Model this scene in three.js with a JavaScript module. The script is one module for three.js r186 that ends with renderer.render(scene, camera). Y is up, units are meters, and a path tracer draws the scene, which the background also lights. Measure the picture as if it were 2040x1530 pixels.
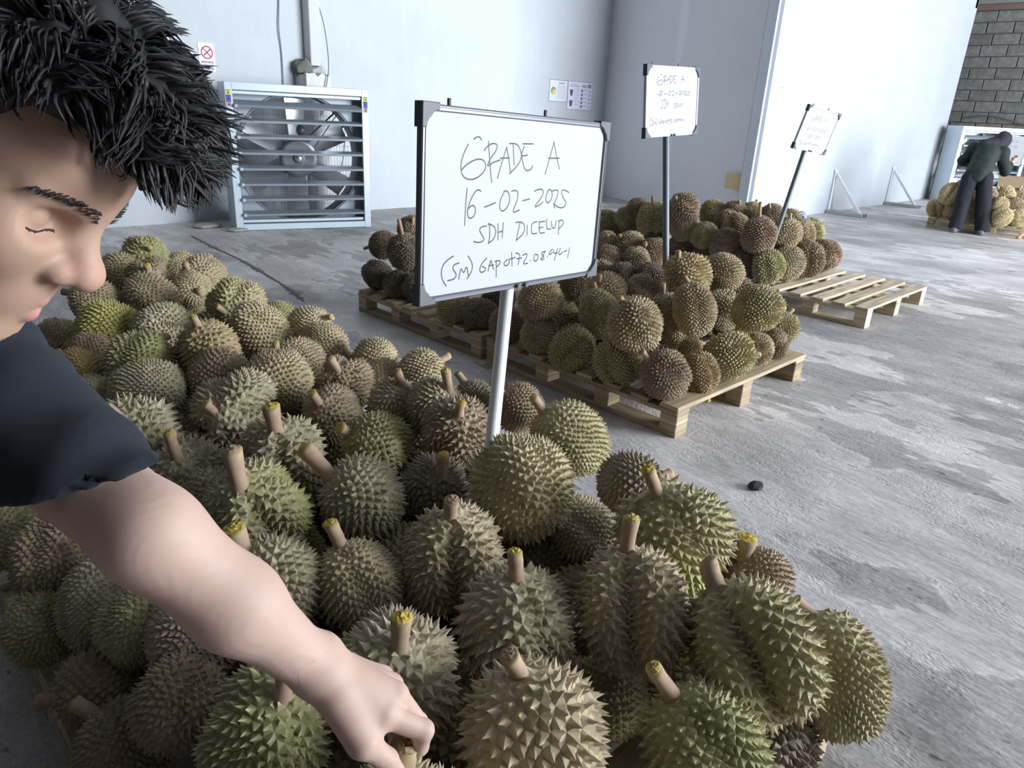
import * as THREE from 'three';
import { ConvexHull } from 'three/addons/math/ConvexHull.js';
import { mergeGeometries } from 'three/addons/utils/BufferGeometryUtils.js';
import { RectAreaLightUniformsLib } from 'three/addons/lights/RectAreaLightUniformsLib.js';

// ---------------------------------------------------------------- camera, daylight, exposure
const scene = new THREE.Scene();
const camera = new THREE.PerspectiveCamera(57.08, 2040 / 1530, 0.05, 200);
camera.position.set(0, 1.28, 0);
camera.rotation.set(THREE.MathUtils.degToRad(-21.337), THREE.MathUtils.degToRad(-45.151), THREE.MathUtils.degToRad(3.02), 'YXZ');
camera.updateMatrixWorld(true);

const renderer = new THREE.WebGLRenderer({ antialias: true });
renderer.toneMapping = THREE.LinearToneMapping;
renderer.toneMappingExposure = 1.06;
renderer.shadowMap.enabled = true;

scene.background = new THREE.Color(0.80, 0.91, 1.0).multiplyScalar(1.0);   // bright overcast sky, seen only through the loading door
RectAreaLightUniformsLib.init();
// the open loading door in the front wall: soft daylight from its whole opening
const DOOR = { x0: 5.6, x1: 14.8, top: 5.4, z: 8.6 };
const daylight = new THREE.RectAreaLight(new THREE.Color(0.86, 0.93, 1.0), 27, DOOR.x1 - DOOR.x0 - 0.1, DOOR.top - 0.1);
daylight.name = 'door_daylight';
daylight.position.set((DOOR.x0 + DOOR.x1) / 2, DOOR.top / 2, DOOR.z - 0.02);
daylight.lookAt((DOOR.x0 + DOOR.x1) / 2, DOOR.top / 2, -5);
scene.add(daylight);

// ---------------------------------------------------------------- helpers
const V = (x, y, z) => new THREE.Vector3(x, y, z);
function rng(seed) {
  let s = seed >>> 0;
  return () => { s = (s + 0x6d2b79f5) | 0; let t = Math.imul(s ^ (s >>> 15), 1 | s); t = (t + Math.imul(t ^ (t >>> 7), 61 | t)) ^ t; return ((t ^ (t >>> 14)) >>> 0) / 4294967296; };
}
function hash3(x, y, z) {
  let h = Math.imul(x, 374761393) + Math.imul(y, 668265263) + Math.imul(z, 2147483647 ^ 0x5bd1e995) | 0;
  h = Math.imul(h ^ (h >>> 13), 1274126177); h ^= h >>> 16;
  return (h >>> 0) / 4294967296;
}
function noise3(x, y, z) {
  const ix = Math.floor(x), iy = Math.floor(y), iz = Math.floor(z);
  let fx = x - ix, fy = y - iy, fz = z - iz;
  fx = fx * fx * (3 - 2 * fx); fy = fy * fy * (3 - 2 * fy); fz = fz * fz * (3 - 2 * fz);
  const l = (a, b, t) => a + (b - a) * t;
  const c = (dx, dy, dz) => hash3(ix + dx, iy + dy, iz + dz);
  return l(l(l(c(0, 0, 0), c(1, 0, 0), fx), l(c(0, 1, 0), c(1, 1, 0), fx), fy), l(l(c(0, 0, 1), c(1, 0, 1), fx), l(c(0, 1, 1), c(1, 1, 1), fx), fy), fz);
}
// periodic value noise for textures: a lattice of period n over u, v in 0..1
function lattice(n, m, seed) {
  const r = rng(seed), a = new Float32Array(n * m);
  for (let i = 0; i < a.length; i++) a[i] = r();
  return (u, v) => {
    const x = u * n, y = v * m, ix = Math.floor(x), iy = Math.floor(y);
    let fx = x - ix, fy = y - iy; fx = fx * fx * (3 - 2 * fx); fy = fy * fy * (3 - 2 * fy);
    const x0 = ((ix % n) + n) % n, x1 = (x0 + 1) % n, y0 = ((iy % m) + m) % m, y1 = (y0 + 1) % m;
    const p = a[y0 * n + x0], q = a[y0 * n + x1], s = a[y1 * n + x0], t = a[y1 * n + x1];
    return (p + (q - p) * fx) * (1 - fy) + (s + (t - s) * fx) * fy;
  };
}
function fbm(n, m, octaves, seed, gain = 0.55) {
  const ls = []; let k = 1, w = 1, total = 0;
  for (let i = 0; i < octaves; i++) { ls.push([lattice(n * k, m * k, seed + i * 17), w]); total += w; k *= 2; w *= gain; }
  return (u, v) => { let s = 0; for (const [l, q] of ls) s += q * l(u, v); return s / total; };
}
const smooth = (a, b, x) => { const t = Math.min(1, Math.max(0, (x - a) / (b - a))); return t * t * (3 - 2 * t); };
const mixn = (a, b, t) => a + (b - a) * t;
const mix3 = (a, b, t) => [mixn(a[0], b[0], t), mixn(a[1], b[1], t), mixn(a[2], b[2], t)];
function texture(w, h, f, srgb, channels = 4) {   // f(u, v) gives [r, g, b] in 0..1 (sRGB when srgb) or one number
  const d = new Uint8Array(w * h * 4);
  for (let y = 0, o = 0; y < h; y++) for (let x = 0; x < w; x++, o += 4) {
    const c = f((x + 0.5) / w, (y + 0.5) / h);
    if (typeof c === 'number') d[o] = d[o + 1] = d[o + 2] = Math.max(0, Math.min(255, c * 255));
    else for (let k = 0; k < 3; k++) d[o + k] = Math.max(0, Math.min(255, c[k] * 255));
    d[o + 3] = 255;
  }
  const t = new THREE.DataTexture(d, w, h);
  t.wrapS = t.wrapT = THREE.RepeatWrapping; t.magFilter = THREE.LinearFilter; t.minFilter = THREE.LinearMipmapLinearFilter; t.generateMipmaps = true;
  if (srgb) t.colorSpace = THREE.SRGBColorSpace;
  t.needsUpdate = true;
  return t;
}
function canvasTexture(w, h, draw) {
  const c = document.createElement('canvas'); c.width = w; c.height = h;
  draw(c.getContext('2d'), w, h);
  const t = new THREE.CanvasTexture(c); t.colorSpace = THREE.SRGBColorSpace; t.magFilter = THREE.LinearFilter;
  return t;
}
const counts = {};
function numbered(name) { const n = counts[name] = (counts[name] ?? -1) + 1; return n ? name + '_' + String(n).padStart(3, '0') : name; }
function shade(o) { o.traverse((m) => { if (m.isMesh) { m.castShadow = true; m.receiveShadow = true; } }); return o; }
function part(name, geometry, material, parent) {
  const m = new THREE.Mesh(geometry, material); m.name = name; m.castShadow = m.receiveShadow = true; parent.add(m); return m;
}
function thing(name, label, category, [x, y, z] = [0, 0, 0], turn = 0, group) {
  const o = new THREE.Group(); o.name = numbered(name); o.position.set(x, y, z); o.rotation.y = turn;
  o.userData = { label, category }; if (group) o.userData.group = group;
  scene.add(o); return o;
}
function struct(name, geometry, material, parent = scene) {
  const m = new THREE.Mesh(geometry, material); m.name = name; m.castShadow = m.receiveShadow = true; parent.add(m);
  if (parent === scene) m.userData = { kind: 'structure' };
  return m;
}
function structGroup(name) { const g = new THREE.Group(); g.name = name; g.userData = { kind: 'structure' }; scene.add(g); return g; }
// a box with chamfered edges (44 triangles), uv in metres with u along its longest side
function bevelBox(w, h, d, b = 0.003, at = [0, 0, 0]) {
  const H = [w / 2, h / 2, d / 2], pos = [], idx = [], uv = [];
  const id = {}, axis = [0, 1, 2].sort((p, q) => H[q] - H[p]);
  for (let c = 0; c < 8; c++) for (let k = 0; k < 3; k++) {
    const s = [c & 1 ? 1 : -1, c & 2 ? 1 : -1, c & 4 ? 1 : -1], p = s.map((q, i) => q * (H[i] - (i === k ? 0 : b)));
    id[c * 3 + k] = pos.length / 3; pos.push(p[0] + at[0], p[1] + at[1], p[2] + at[2]);
    const u = axis[0] === k ? p[axis[1]] : p[axis[0]], v = axis[0] === k ? p[axis[2]] : (axis[1] === k ? p[axis[2]] : p[axis[1]]);
    uv.push(u, v);
  }
  const tri = (a, b2, c2) => {
    const A = V(pos[a * 3], pos[a * 3 + 1], pos[a * 3 + 2]), B = V(pos[b2 * 3], pos[b2 * 3 + 1], pos[b2 * 3 + 2]), C = V(pos[c2 * 3], pos[c2 * 3 + 1], pos[c2 * 3 + 2]);
    const n = B.clone().sub(A).cross(C.clone().sub(A)), m = A.clone().add(B).add(C).multiplyScalar(1 / 3).sub(V(...at));
    n.dot(m) > 0 ? idx.push(a, b2, c2) : idx.push(a, c2, b2);
  };
  const quad = (a, b2, c2, d2) => { tri(a, b2, c2); tri(a, c2, d2); };
  for (let k = 0; k < 3; k++) {
    const u = 1 << ((k + 1) % 3), v = 1 << ((k + 2) % 3);
    for (const s of [0, 1 << k]) quad(id[s * 3 + k], id[(s | u) * 3 + k], id[(s | u | v) * 3 + k], id[(s | v) * 3 + k]);
    for (const s of [0, u, v, u | v]) {   // the four edges along axis k
      const i = (k + 1) % 3, j = (k + 2) % 3, e = s | (1 << k);
      quad(id[s * 3 + i], id[e * 3 + i], id[e * 3 + j], id[s * 3 + j]);
    }
  }
  for (let c = 0; c < 8; c++) tri(id[c * 3], id[c * 3 + 1], id[c * 3 + 2]);
  const g = new THREE.BufferGeometry();
  g.setAttribute('position', new THREE.Float32BufferAttribute(pos, 3)); g.setAttribute('uv', new THREE.Float32BufferAttribute(uv, 2)); g.setIndex(idx);
  return g;
}
const flat = (o) => new THREE.MeshStandardMaterial({ flatShading: true, roughness: 0.8, ...o });
const std = (o) => new THREE.MeshStandardMaterial({ roughness: 0.7, ...o });
const rgb = (r, g, b) => new THREE.Color().setRGB(r, g, b);
// a tube through points with a radius at each, closed at both ends, round section of n sides
function tube(points, radii, n = 8, steps = 0) {
  let P = points.map((p) => (p.isVector3 ? p : V(...p)));
  let R = Array.isArray(radii) ? radii : P.map(() => radii);
  if (steps) {
    const c = new THREE.CatmullRomCurve3(P, false, 'centripetal'), Q = [], S = [];
    for (let i = 0; i <= steps; i++) { const t = i / steps; Q.push(c.getPoint(t)); const f = t * (R.length - 1), k = Math.min(R.length - 2, Math.floor(f)); S.push(mixn(R[k], R[k + 1], f - k)); }
    P = Q; R = S;
  }
  const pos = [], idx = []; let up = null;
  P.forEach((p, i) => {
    const t = (P[i + 1] ?? p).clone().sub(P[i - 1] ?? p).normalize();
    if (!up) up = Math.abs(t.y) < 0.9 ? V(0, 1, 0) : V(1, 0, 0);
    const a = up.clone().sub(t.clone().multiplyScalar(up.dot(t))).normalize(), b = t.clone().cross(a); up = a;
    for (let k = 0; k < n; k++) { const q = k / n * 2 * Math.PI; pos.push(...p.clone().addScaledVector(a, Math.cos(q) * R[i]).addScaledVector(b, Math.sin(q) * R[i]).toArray()); }
  });
  const m = P.length;
  for (let i = 0; i < m - 1; i++) for (let k = 0; k < n; k++) { const a = i * n + k, b = i * n + (k + 1) % n; idx.push(a, b, b + n, a, b + n, a + n); }
  const e0 = pos.length / 3; pos.push(...P[0].toArray(), ...P[m - 1].toArray());
  for (let k = 0; k < n; k++) { idx.push(e0, (k + 1) % n, k, e0 + 1, (m - 1) * n + k, (m - 1) * n + (k + 1) % n); }
  const g = new THREE.BufferGeometry();
  g.setAttribute('position', new THREE.Float32BufferAttribute(pos, 3)); g.setIndex(idx); g.computeVertexNormals();
  return g;
}
// dual contouring of a signed distance: f(x, y, z) < 0 inside, box lo..hi, cell size
function isosurface(f, lo, hi, cell) {
  const n = [0, 1, 2].map((k) => Math.ceil((hi[k] - lo[k]) / cell) + 1), [nx, ny, nz] = n, val = new Float32Array(nx * ny * nz);
  for (let z = 0, i = 0; z < nz; z++) for (let y = 0; y < ny; y++) for (let x = 0; x < nx; x++, i++) val[i] = f(lo[0] + x * cell, lo[1] + y * cell, lo[2] + z * cell);
  const at = new Int32Array(nx * ny * nz).fill(-1), pos = [], idx = [], step = [1, nx, nx * ny];
  const corner = [0, 1, nx, nx + 1, nx * ny, nx * ny + 1, nx * ny + nx, nx * ny + nx + 1];
  const edges = [[0, 1], [2, 3], [4, 5], [6, 7], [0, 2], [1, 3], [4, 6], [5, 7], [0, 4], [1, 5], [2, 6], [3, 7]];
  for (let z = 0; z < nz - 1; z++) for (let y = 0; y < ny - 1; y++) for (let x = 0; x < nx - 1; x++) {
    const i = x + nx * (y + ny * z); let c = 0, sx = 0, sy = 0, sz = 0;
    for (const [a, b] of edges) {
      const p = val[i + corner[a]], q = val[i + corner[b]];
      if (p < 0 === q < 0) continue;
      const t = p / (p - q); c++;
      sx += (a & 1) + t * ((b & 1) - (a & 1)); sy += ((a >> 1) & 1) + t * (((b >> 1) & 1) - ((a >> 1) & 1)); sz += (a >> 2) + t * ((b >> 2) - (a >> 2));
    }
    if (c) { at[i] = pos.length / 3; pos.push(lo[0] + (x + sx / c) * cell, lo[1] + (y + sy / c) * cell, lo[2] + (z + sz / c) * cell); }
  }
  for (let z = 1; z < nz - 1; z++) for (let y = 1; y < ny - 1; y++) for (let x = 1; x < nx - 1; x++) {
    const i = x + nx * (y + ny * z);
    for (let k = 0; k < 3; k++) {
      const p = val[i], q = val[i + step[k]];
      if (p < 0 === q < 0) continue;
      const u = step[(k + 1) % 3], v = step[(k + 2) % 3], a = at[i], b = at[i - u], c = at[i - u - v], d = at[i - v];
      if (a < 0 || b < 0 || c < 0 || d < 0) continue;
      p < 0 ? idx.push(a, b, c, a, c, d) : idx.push(a, c, b, a, d, c);
    }
  }
  const g = new THREE.BufferGeometry();
  g.setAttribute('position', new THREE.Float32BufferAttribute(pos, 3)); g.setIndex(idx); g.computeVertexNormals();
  return g;
}
const smin = (a, b, k) => { const h = Math.max(0, k - Math.abs(a - b)) / k; return Math.min(a, b) - h * h * k * 0.25; };
const smax = (a, b, k) => -smin(-a, -b, k);
function capsule(a, b, ra, rb) {
  const dx = b[0] - a[0], dy = b[1] - a[1], dz = b[2] - a[2], l2 = dx * dx + dy * dy + dz * dz;
  return (x, y, z) => {
    const px = x - a[0], py = y - a[1], pz = z - a[2], t = Math.min(1, Math.max(0, (px * dx + py * dy + pz * dz) / l2));
    return Math.hypot(px - dx * t, py - dy * t, pz - dz * t) - (ra + (rb - ra) * t);
  };
}
function ellipsoid(c, r) {
  const m = Math.min(...r);
  return (x, y, z) => { const a = (x - c[0]) / r[0], b = (y - c[1]) / r[1], d = (z - c[2]) / r[2], k = Math.hypot(a, b, d); return (k - 1) * Math.min(m * 1.0, 1) * (k > 1e-6 ? k / Math.hypot(a / r[0], b / r[1], d / r[2]) / m : 1); };
}
function colored(g, f) {   // vertex colours from f(x, y, z) in linear rgb
  const p = g.attributes.position, c = new Float32Array(p.count * 3);
  for (let i = 0; i < p.count; i++) { const q = f(p.getX(i), p.getY(i), p.getZ(i)); c[i * 3] = q[0]; c[i * 3 + 1] = q[1]; c[i * 3 + 2] = q[2]; }
  g.setAttribute('color', new THREE.BufferAttribute(c, 3)); return g;
}
const planeUV = (g, f) => { const p = g.attributes.position, u = new Float32Array(p.count * 2); for (let i = 0; i < p.count; i++) { const q = f(p.getX(i), p.getY(i), p.getZ(i)); u[i * 2] = q[0]; u[i * 2 + 1] = q[1]; } g.setAttribute('uv', new THREE.BufferAttribute(u, 2)); return g; };
// ---------------------------------------------------------------- the hall
// floor: worn concrete with damp patches, pale skins of laitance and grit
const F1 = fbm(5, 5, 7, 11, 0.62), F2 = fbm(9, 7, 5, 42, 0.5), F3 = fbm(4, 3, 7, 77, 0.6), FG = lattice(900, 900, 5), FH = lattice(520, 520, 6), FS = fbm(40, 8, 5, 90, 0.6), FP = lattice(430, 150, 93), FQ = fbm(60, 24, 3, 95, 0.6);
const floorMap = texture(2048, 2048, (u, v) => {   // trowel streaks run along v
  const n = F1(u, v), m = F3(u + 0.06 * F2(v, u), v), g = FG(u, v), h = FH(v, u), s = FS(u, v), p = FP(u, v), q = FQ(u, v);
  let c = 0.66 + (n - 0.5) * 0.38 + (s - 0.5) * 0.22 + (q - 0.5) * 0.12;
  const skin = smooth(0.525, 0.545, m + (s - 0.5) * 0.20), damp = smooth(0.55, 0.60, F2(u, v) * 0.6 + n * 0.4), edge = skin * (1 - smooth(0.545, 0.57, m + (s - 0.5) * 0.20));
  c += skin * 0.10 + edge * 0.05 - damp * 0.10;
  c += (g - 0.5) * 0.10 * (1 - skin * 0.6) + (h - 0.5) * 0.07;
  if (p > 0.86 && q > 0.5) c -= (p - 0.86) * 1.9 * (1 - skin * 0.5);
  if (g > 0.94 && h > 0.5) c -= 0.16 * (1 - skin * 0.6);
  if (g < 0.05 && h < 0.5) c += 0.10;
  return [c * 1.03, c * 1.0, c * 0.99];
}, true);
floorMap.repeat.set(1 / 5.2, 1 / 5.2); floorMap.wrapS = floorMap.wrapT = THREE.MirroredRepeatWrapping;
const BG = fbm(48, 16, 4, 301, 0.6), BK = lattice(300, 180, 302), BP = lattice(170, 60, 303), BM = fbm(14, 6, 3, 305);
const floorBump = texture(1024, 1024, (u, v) => { const k = BK(u, v), p = BP(u, v), z = smooth(0.4, 0.6, BM(u, v)); return 0.5 + (BG(u, v) - 0.5) * 0.75 + (k - 0.5) * 0.28 * z - (p > 0.84 ? (p - 0.84) * 2.2 * z : 0); });
floorBump.repeat.set(1 / 1.3, 1 / 1.3);
const floorMat = std({ map: floorMap, bumpMap: floorBump, bumpScale: 0.0042, roughness: 0.55 });
const HALL = { x0: -9, x1: 17.45, z0: -7.7, z1: DOOR.z, top: 6.8 };
{
  const g = new THREE.BoxGeometry(40, 0.3, 30); g.translate(6, -0.15, 2);
  planeUV(g, (x, y, z) => [x, z]);
  struct('floor', g, floorMat);
}
const WN = fbm(6, 6, 6, 501, 0.55), WS = fbm(30, 4, 5, 502, 0.5), WD = lattice(300, 300, 503);
const plasterMap = texture(1024, 1024, (u, v) => { const c = 0.905 + (WN(u, v) - 0.5) * 0.06 + (WS(u, v) - 0.5) * 0.03 + (WD(u, v) - 0.5) * 0.01; return [c, c, c]; }, true);
plasterMap.repeat.set(1 / 3, 1 / 3);
const plasterBump = texture(512, 512, (u, v) => WN(u, v) * 0.7 + WD(u, v) * 0.3); plasterBump.repeat.set(1 / 1.5, 1 / 1.5);
const plaster = std({ map: plasterMap, color: rgb(0.66, 0.70, 0.745), bumpMap: plasterBump, bumpScale: 0.004, roughness: 0.75 });
const wallBox = (w, h, d, x, y, z) => { const g = new THREE.BoxGeometry(w, h, d); g.translate(x, y, z); return planeUV(g, (a, b, c) => (w > d ? [a, b] : [c, b])); };
const T = 0.2;
const backWall = structGroup('wall_back');
struct('wall_piece', wallBox(HALL.x1 - 1.2, HALL.top, T, (HALL.x1 + 1.2) / 2, HALL.top / 2, HALL.z0 - T / 2), plaster, backWall);
const render = std({ color: rgb(0.16, 0.16, 0.155), bumpMap: plasterBump, bumpScale: 0.004, roughness: 0.9 });   // unpainted cement render
struct('wall_piece', wallBox(1.2 - HALL.x0, HALL.top, T, (1.2 + HALL.x0) / 2, HALL.top / 2, HALL.z0 - T / 2), render, backWall);
struct('wall_left', wallBox(T, HALL.top, HALL.z1 - HALL.z0 + 2 * T, HALL.x0 - T / 2, HALL.top / 2, (HALL.z0 + HALL.z1) / 2), render);
{   // front wall round the open loading door
  const g = structGroup('wall_front');
  struct('wall_piece', wallBox(DOOR.x0 - HALL.x0, HALL.top, T, (DOOR.x0 + HALL.x0) / 2, HALL.top / 2, HALL.z1 + T / 2), render, g);
  struct('wall_piece', wallBox(HALL.x1 - DOOR.x1, HALL.top, T, (HALL.x1 + DOOR.x1) / 2, HALL.top / 2, HALL.z1 + T / 2), render, g);
  struct('lintel', wallBox(DOOR.x1 - DOOR.x0, HALL.top - DOOR.top, T, (DOOR.x0 + DOOR.x1) / 2, (HALL.top + DOOR.top) / 2, HALL.z1 + T / 2), render, g);
}
{
  const g = new THREE.BoxGeometry(HALL.x1 - HALL.x0 + 2 * T, 0.15, HALL.z1 - HALL.z0 + 2 * T); g.translate((HALL.x0 + HALL.x1) / 2, HALL.top + 0.075, (HALL.z0 + HALL.z1) / 2);
  struct('ceiling', g, std({ color: rgb(0.20, 0.21, 0.23), roughness: 0.6 }));
}
// the cold room built into the hall: a skimmed grey end wall and a white front of tall panels
const ROOM = { x: 8.76, z: -4.62, x1: 16.25, cx: 9.5 };
const GN = fbm(4, 5, 5, 611, 0.55), GB = fbm(8, 8, 5, 612, 0.5);
const skimMap = texture(1024, 1024, (u, v) => {
  const band = smooth(0.60, 0.615, v + (GB(u, v) - 0.5) * 0.05) * (1 - smooth(0.66, 0.68, v + (GB(v, u) - 0.5) * 0.06));
  const strip = smooth(0.47, 0.485, u + (GB(u, v) - 0.5) * 0.03) * (1 - smooth(0.515, 0.53, u + (GB(v, u) - 0.5) * 0.03));
  const c = 0.80 + (GN(u, v) - 0.5) * 0.05 + Math.max(band * 0.055, strip * 0.03) - smooth(0.68, 0.7, v) * 0.02;
  return [c * 0.99, c, c * 1.02];
}, true);
skimMap.wrapS = skimMap.wrapT = THREE.ClampToEdgeWrapping;
{
  const a = V(ROOM.cx, 0, HALL.z0), b = V(ROOM.x, 0, ROOM.z), d = b.clone().sub(a), L = d.length(), g = new THREE.BoxGeometry(L, HALL.top, 0.1);
  const uvs = g.attributes.uv, p = g.attributes.position;
  for (let i = 0; i < uvs.count; i++) uvs.setXY(i, (p.getX(i) + L / 2) / L, (p.getY(i) + HALL.top / 2) / 5.2);
  const w = struct('wall_side', g, std({ map: skimMap, color: rgb(1.2, 1.18, 1.18), roughness: 0.8 }));
  w.position.copy(a).add(b).multiplyScalar(0.5); w.position.y = HALL.top / 2; w.rotation.y = -Math.atan2(d.z, d.x);
  w.position.addScaledVector(V(-d.z, 0, d.x).normalize(), -0.05 * Math.sign(-d.z) * -1);
}
const frontPanels = structGroup('wall_right');
const panelWhite = std({ map: plasterMap, color: rgb(0.52, 0.55, 0.59), roughness: 0.6 });
{
  const xs = [ROOM.x, 11.37, 13.82, ROOM.x1];
  for (let i = 0; i < 3; i++) for (const [y0, y1] of [[0, HALL.top]]) {
    const g = bevelBox(xs[i + 1] - xs[i] - 0.004, y1 - y0, 0.12, 0.002, [(xs[i] + xs[i + 1]) / 2, (y0 + y1) / 2, ROOM.z - 0.06]);
    g.computeVertexNormals();
    struct('panel', g.toNonIndexed(), panelWhite, frontPanels).geometry.computeVertexNormals();
  }
  struct('panel', wallBox(0.12, HALL.top, HALL.z0 * -1 + ROOM.z, ROOM.x1 - 0.06, HALL.top / 2, (HALL.z0 + ROOM.z) / 2), panelWhite, frontPanels);
}
// grey metal corner post of the cold room, two folded leaves
{
  const g = structGroup('trim_1'), steel = flat({ color: rgb(0.52, 0.55, 0.60), metalness: 0.6, roughness: 0.45 }), dark = flat({ color: rgb(0.22, 0.25, 0.29), metalness: 0.5, roughness: 0.5 });
  struct('trim_leaf', bevelBox(0.03, HALL.top, 0.13, 0.004, [ROOM.x - 0.02, HALL.top / 2, ROOM.z - 0.03]), steel, g);
  struct('trim_leaf', bevelBox(0.11, HALL.top, 0.03, 0.004, [ROOM.x + 0.05, HALL.top / 2, ROOM.z + 0.02]), dark, g);
  struct('trim_edge', tube([[ROOM.x - 0.015, 0, ROOM.z + 0.025], [ROOM.x - 0.015, HALL.top, ROOM.z + 0.025]], 0.022, 10), steel, g);
}
// pilaster on the back wall with a rough cast foot
{
  const g = structGroup('column');
  struct('shaft', bevelBox(0.135, HALL.top - 1.6, 0.145, 0.008, [4.325, 1.6 + (HALL.top - 1.6) / 2, -7.632]), flat({ color: rgb(0.60, 0.60, 0.60) }), g);
  const r = rng(4), foot = new THREE.BoxGeometry(0.30, 1.5, 0.23, 6, 12, 4), p = foot.attributes.position;
  for (let i = 0; i < p.count; i++) { const k = hash3(Math.round(p.getX(i) * 999), Math.round(p.getY(i) * 999), Math.round(p.getZ(i) * 999)); p.setXYZ(i, p.getX(i) + (k - 0.5) * 0.012, p.getY(i) + (p.getY(i) > 0.7 ? (hash3(i % 7, Math.round(p.getX(i) * 50), 3) - 0.6) * 0.05 : 0), p.getZ(i) + (k - 0.5) * 0.012); }
  foot.translate(4.283, 0.765, -7.585);
  struct('foot', foot, flat({ color: rgb(0.66, 0.66, 0.66) }), g);
  const lump = new THREE.IcosahedronGeometry(0.1, 3), q = lump.attributes.position;
  for (let i = 0; i < q.count; i++) { const k = 0.75 + 0.6 * noise3(q.getX(i) * 22 + 5, q.getY(i) * 22, q.getZ(i) * 22); q.setXYZ(i, q.getX(i) * k * 0.95, q.getY(i) * k * 1.05, q.getZ(i) * k * 0.75); }
  const left = lump.clone().translate(4.20, 1.56, -7.62), right = lump.clone().scale(0.9, 0.5, 0.8).translate(4.37, 1.55, -7.61);
  struct('mortar', left, flat({ color: rgb(0.17, 0.165, 0.14), roughness: 0.95 }), g);
  struct('mortar', right, flat({ color: rgb(0.52, 0.52, 0.52), roughness: 0.95 }), g);
}
// block wall at the far end
const blockTones = [[0.215, 0.213, 0.20], [0.235, 0.232, 0.22], [0.19, 0.19, 0.18], [0.25, 0.245, 0.23], [0.27, 0.225, 0.19]].map((c, i) => {
  const n = fbm(8, 8, 4, 700 + i, 0.6);
  const t = texture(128, 128, (u, v) => { const k = 0.82 + (n(u, v) - 0.5) * 0.35; return [k, k, k]; }, true); t.repeat.set(2, 2);
  return flat({ color: rgb(...c), map: t, roughness: 0.95 });
});
{
  const g = structGroup('wall_brick'), X = HALL.x1, BW = 0.47, BH = 0.205, mortar = flat({ color: rgb(0.13, 0.128, 0.12), roughness: 1 });
  const solid = wallBox(T, HALL.top, HALL.z1 - HALL.z0 + 2 * T, X + 0.03 + T / 2, HALL.top / 2, (HALL.z0 + HALL.z1) / 2);
  struct('mortar_bed', solid, mortar, g);
  const r = rng(90), rest = [];
  for (let row = 0; row < 17; row++) {
    const y = 0.02 + row * BH, off = (row % 2) * BW * 0.5 + (r() - 0.5) * 0.14;
    for (let k = 0; k < 27; k++) {
      const z = -4.75 + off + k * BW - BW; if (z > HALL.z1 - 0.3) continue;
      const w = BW - 0.012 - r() * 0.01, h = BH - 0.011 - r() * 0.007, b = bevelBox(0.06, h, w, 0.006, [0, 0, 0]);
      const px = X + 0.02 + (r() - 0.5) * 0.008, py = y + BH / 2 + (r() - 0.5) * 0.006, tone = r() < 0.8 ? Math.floor(r() * 3) : 3;
      const seen = z > -5.2 && z < -2.4 && y > 0.7;
      b.rotateX((r() - 0.5) * 0.012); b.translate(px, py, z);
      if (seen) struct('brick', b, blockTones[row === 6 && z > -4.4 ? 4 : tone], g); else rest.push(b);
    }
  }
  const far = struct('bricks', mergeGeometries(rest), blockTones[0], g); far.userData.kind = 'stuff';
  struct('wall_cap', bevelBox(0.08, HALL.top - 3.62, HALL.z1 - HALL.z0, 0.01, [X + 0.02, 3.62 + (HALL.top - 3.62) / 2, (HALL.z0 + HALL.z1) / 2]), flat({ color: rgb(0.20, 0.20, 0.19), roughness: 0.95 }), g);
  struct('tie_beam', bevelBox(0.1, 0.11, HALL.z1 - HALL.z0, 0.01, [X - 0.0, 3.56, (HALL.z0 + HALL.z1) / 2]), flat({ color: rgb(0.145, 0.095, 0.085), roughness: 0.9 }), g);
}
// the dirt-filled joint across the aisle
{
  const pts = [[2.56, -7.0], [2.50, -6.3], [2.47, -5.7], [2.40, -5.1], [2.33, -4.6], [2.24, -4.2]], r = rng(8), pos = [], idx = [];
  const c = new THREE.CatmullRomCurve3(pts.map(([x, z]) => V(x, 0, z)));
  const N = 90;
  for (let i = 0; i <= N; i++) {
    const p = c.getPoint(i / N), t = c.getTangent(i / N), n = V(t.z, 0, -t.x), w = 0.010 + 0.022 * r() * (0.4 + Math.sin(i / N * 9) ** 2), e = Math.min(1, i / 4, (N - i) / 6);
    pos.push(p.x + n.x * w * e, 0.0005, p.z + n.z * w * e, p.x + n.x * (r() - 0.5) * 0.01, 0.004 * e + 0.0006, p.z, p.x - n.x * w * e, 0.0005, p.z - n.z * w * e);
    if (i) { const b = i * 3, a = b - 3; idx.push(a, a + 1, b + 1, a, b + 1, b, a + 1, a + 2, b + 2, a + 1, b + 2, b + 1); }
  }
  const g = new THREE.BufferGeometry(); g.setAttribute('position', new THREE.Float32BufferAttribute(pos, 3)); g.setIndex(idx);
  const m = struct('dirt_seam', g, flat({ color: rgb(0.17, 0.165, 0.16), roughness: 1, side: THREE.DoubleSide })); m.userData = { kind: 'stuff', label: 'dark dirt packed along the floor joint in the aisle' };
}

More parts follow.
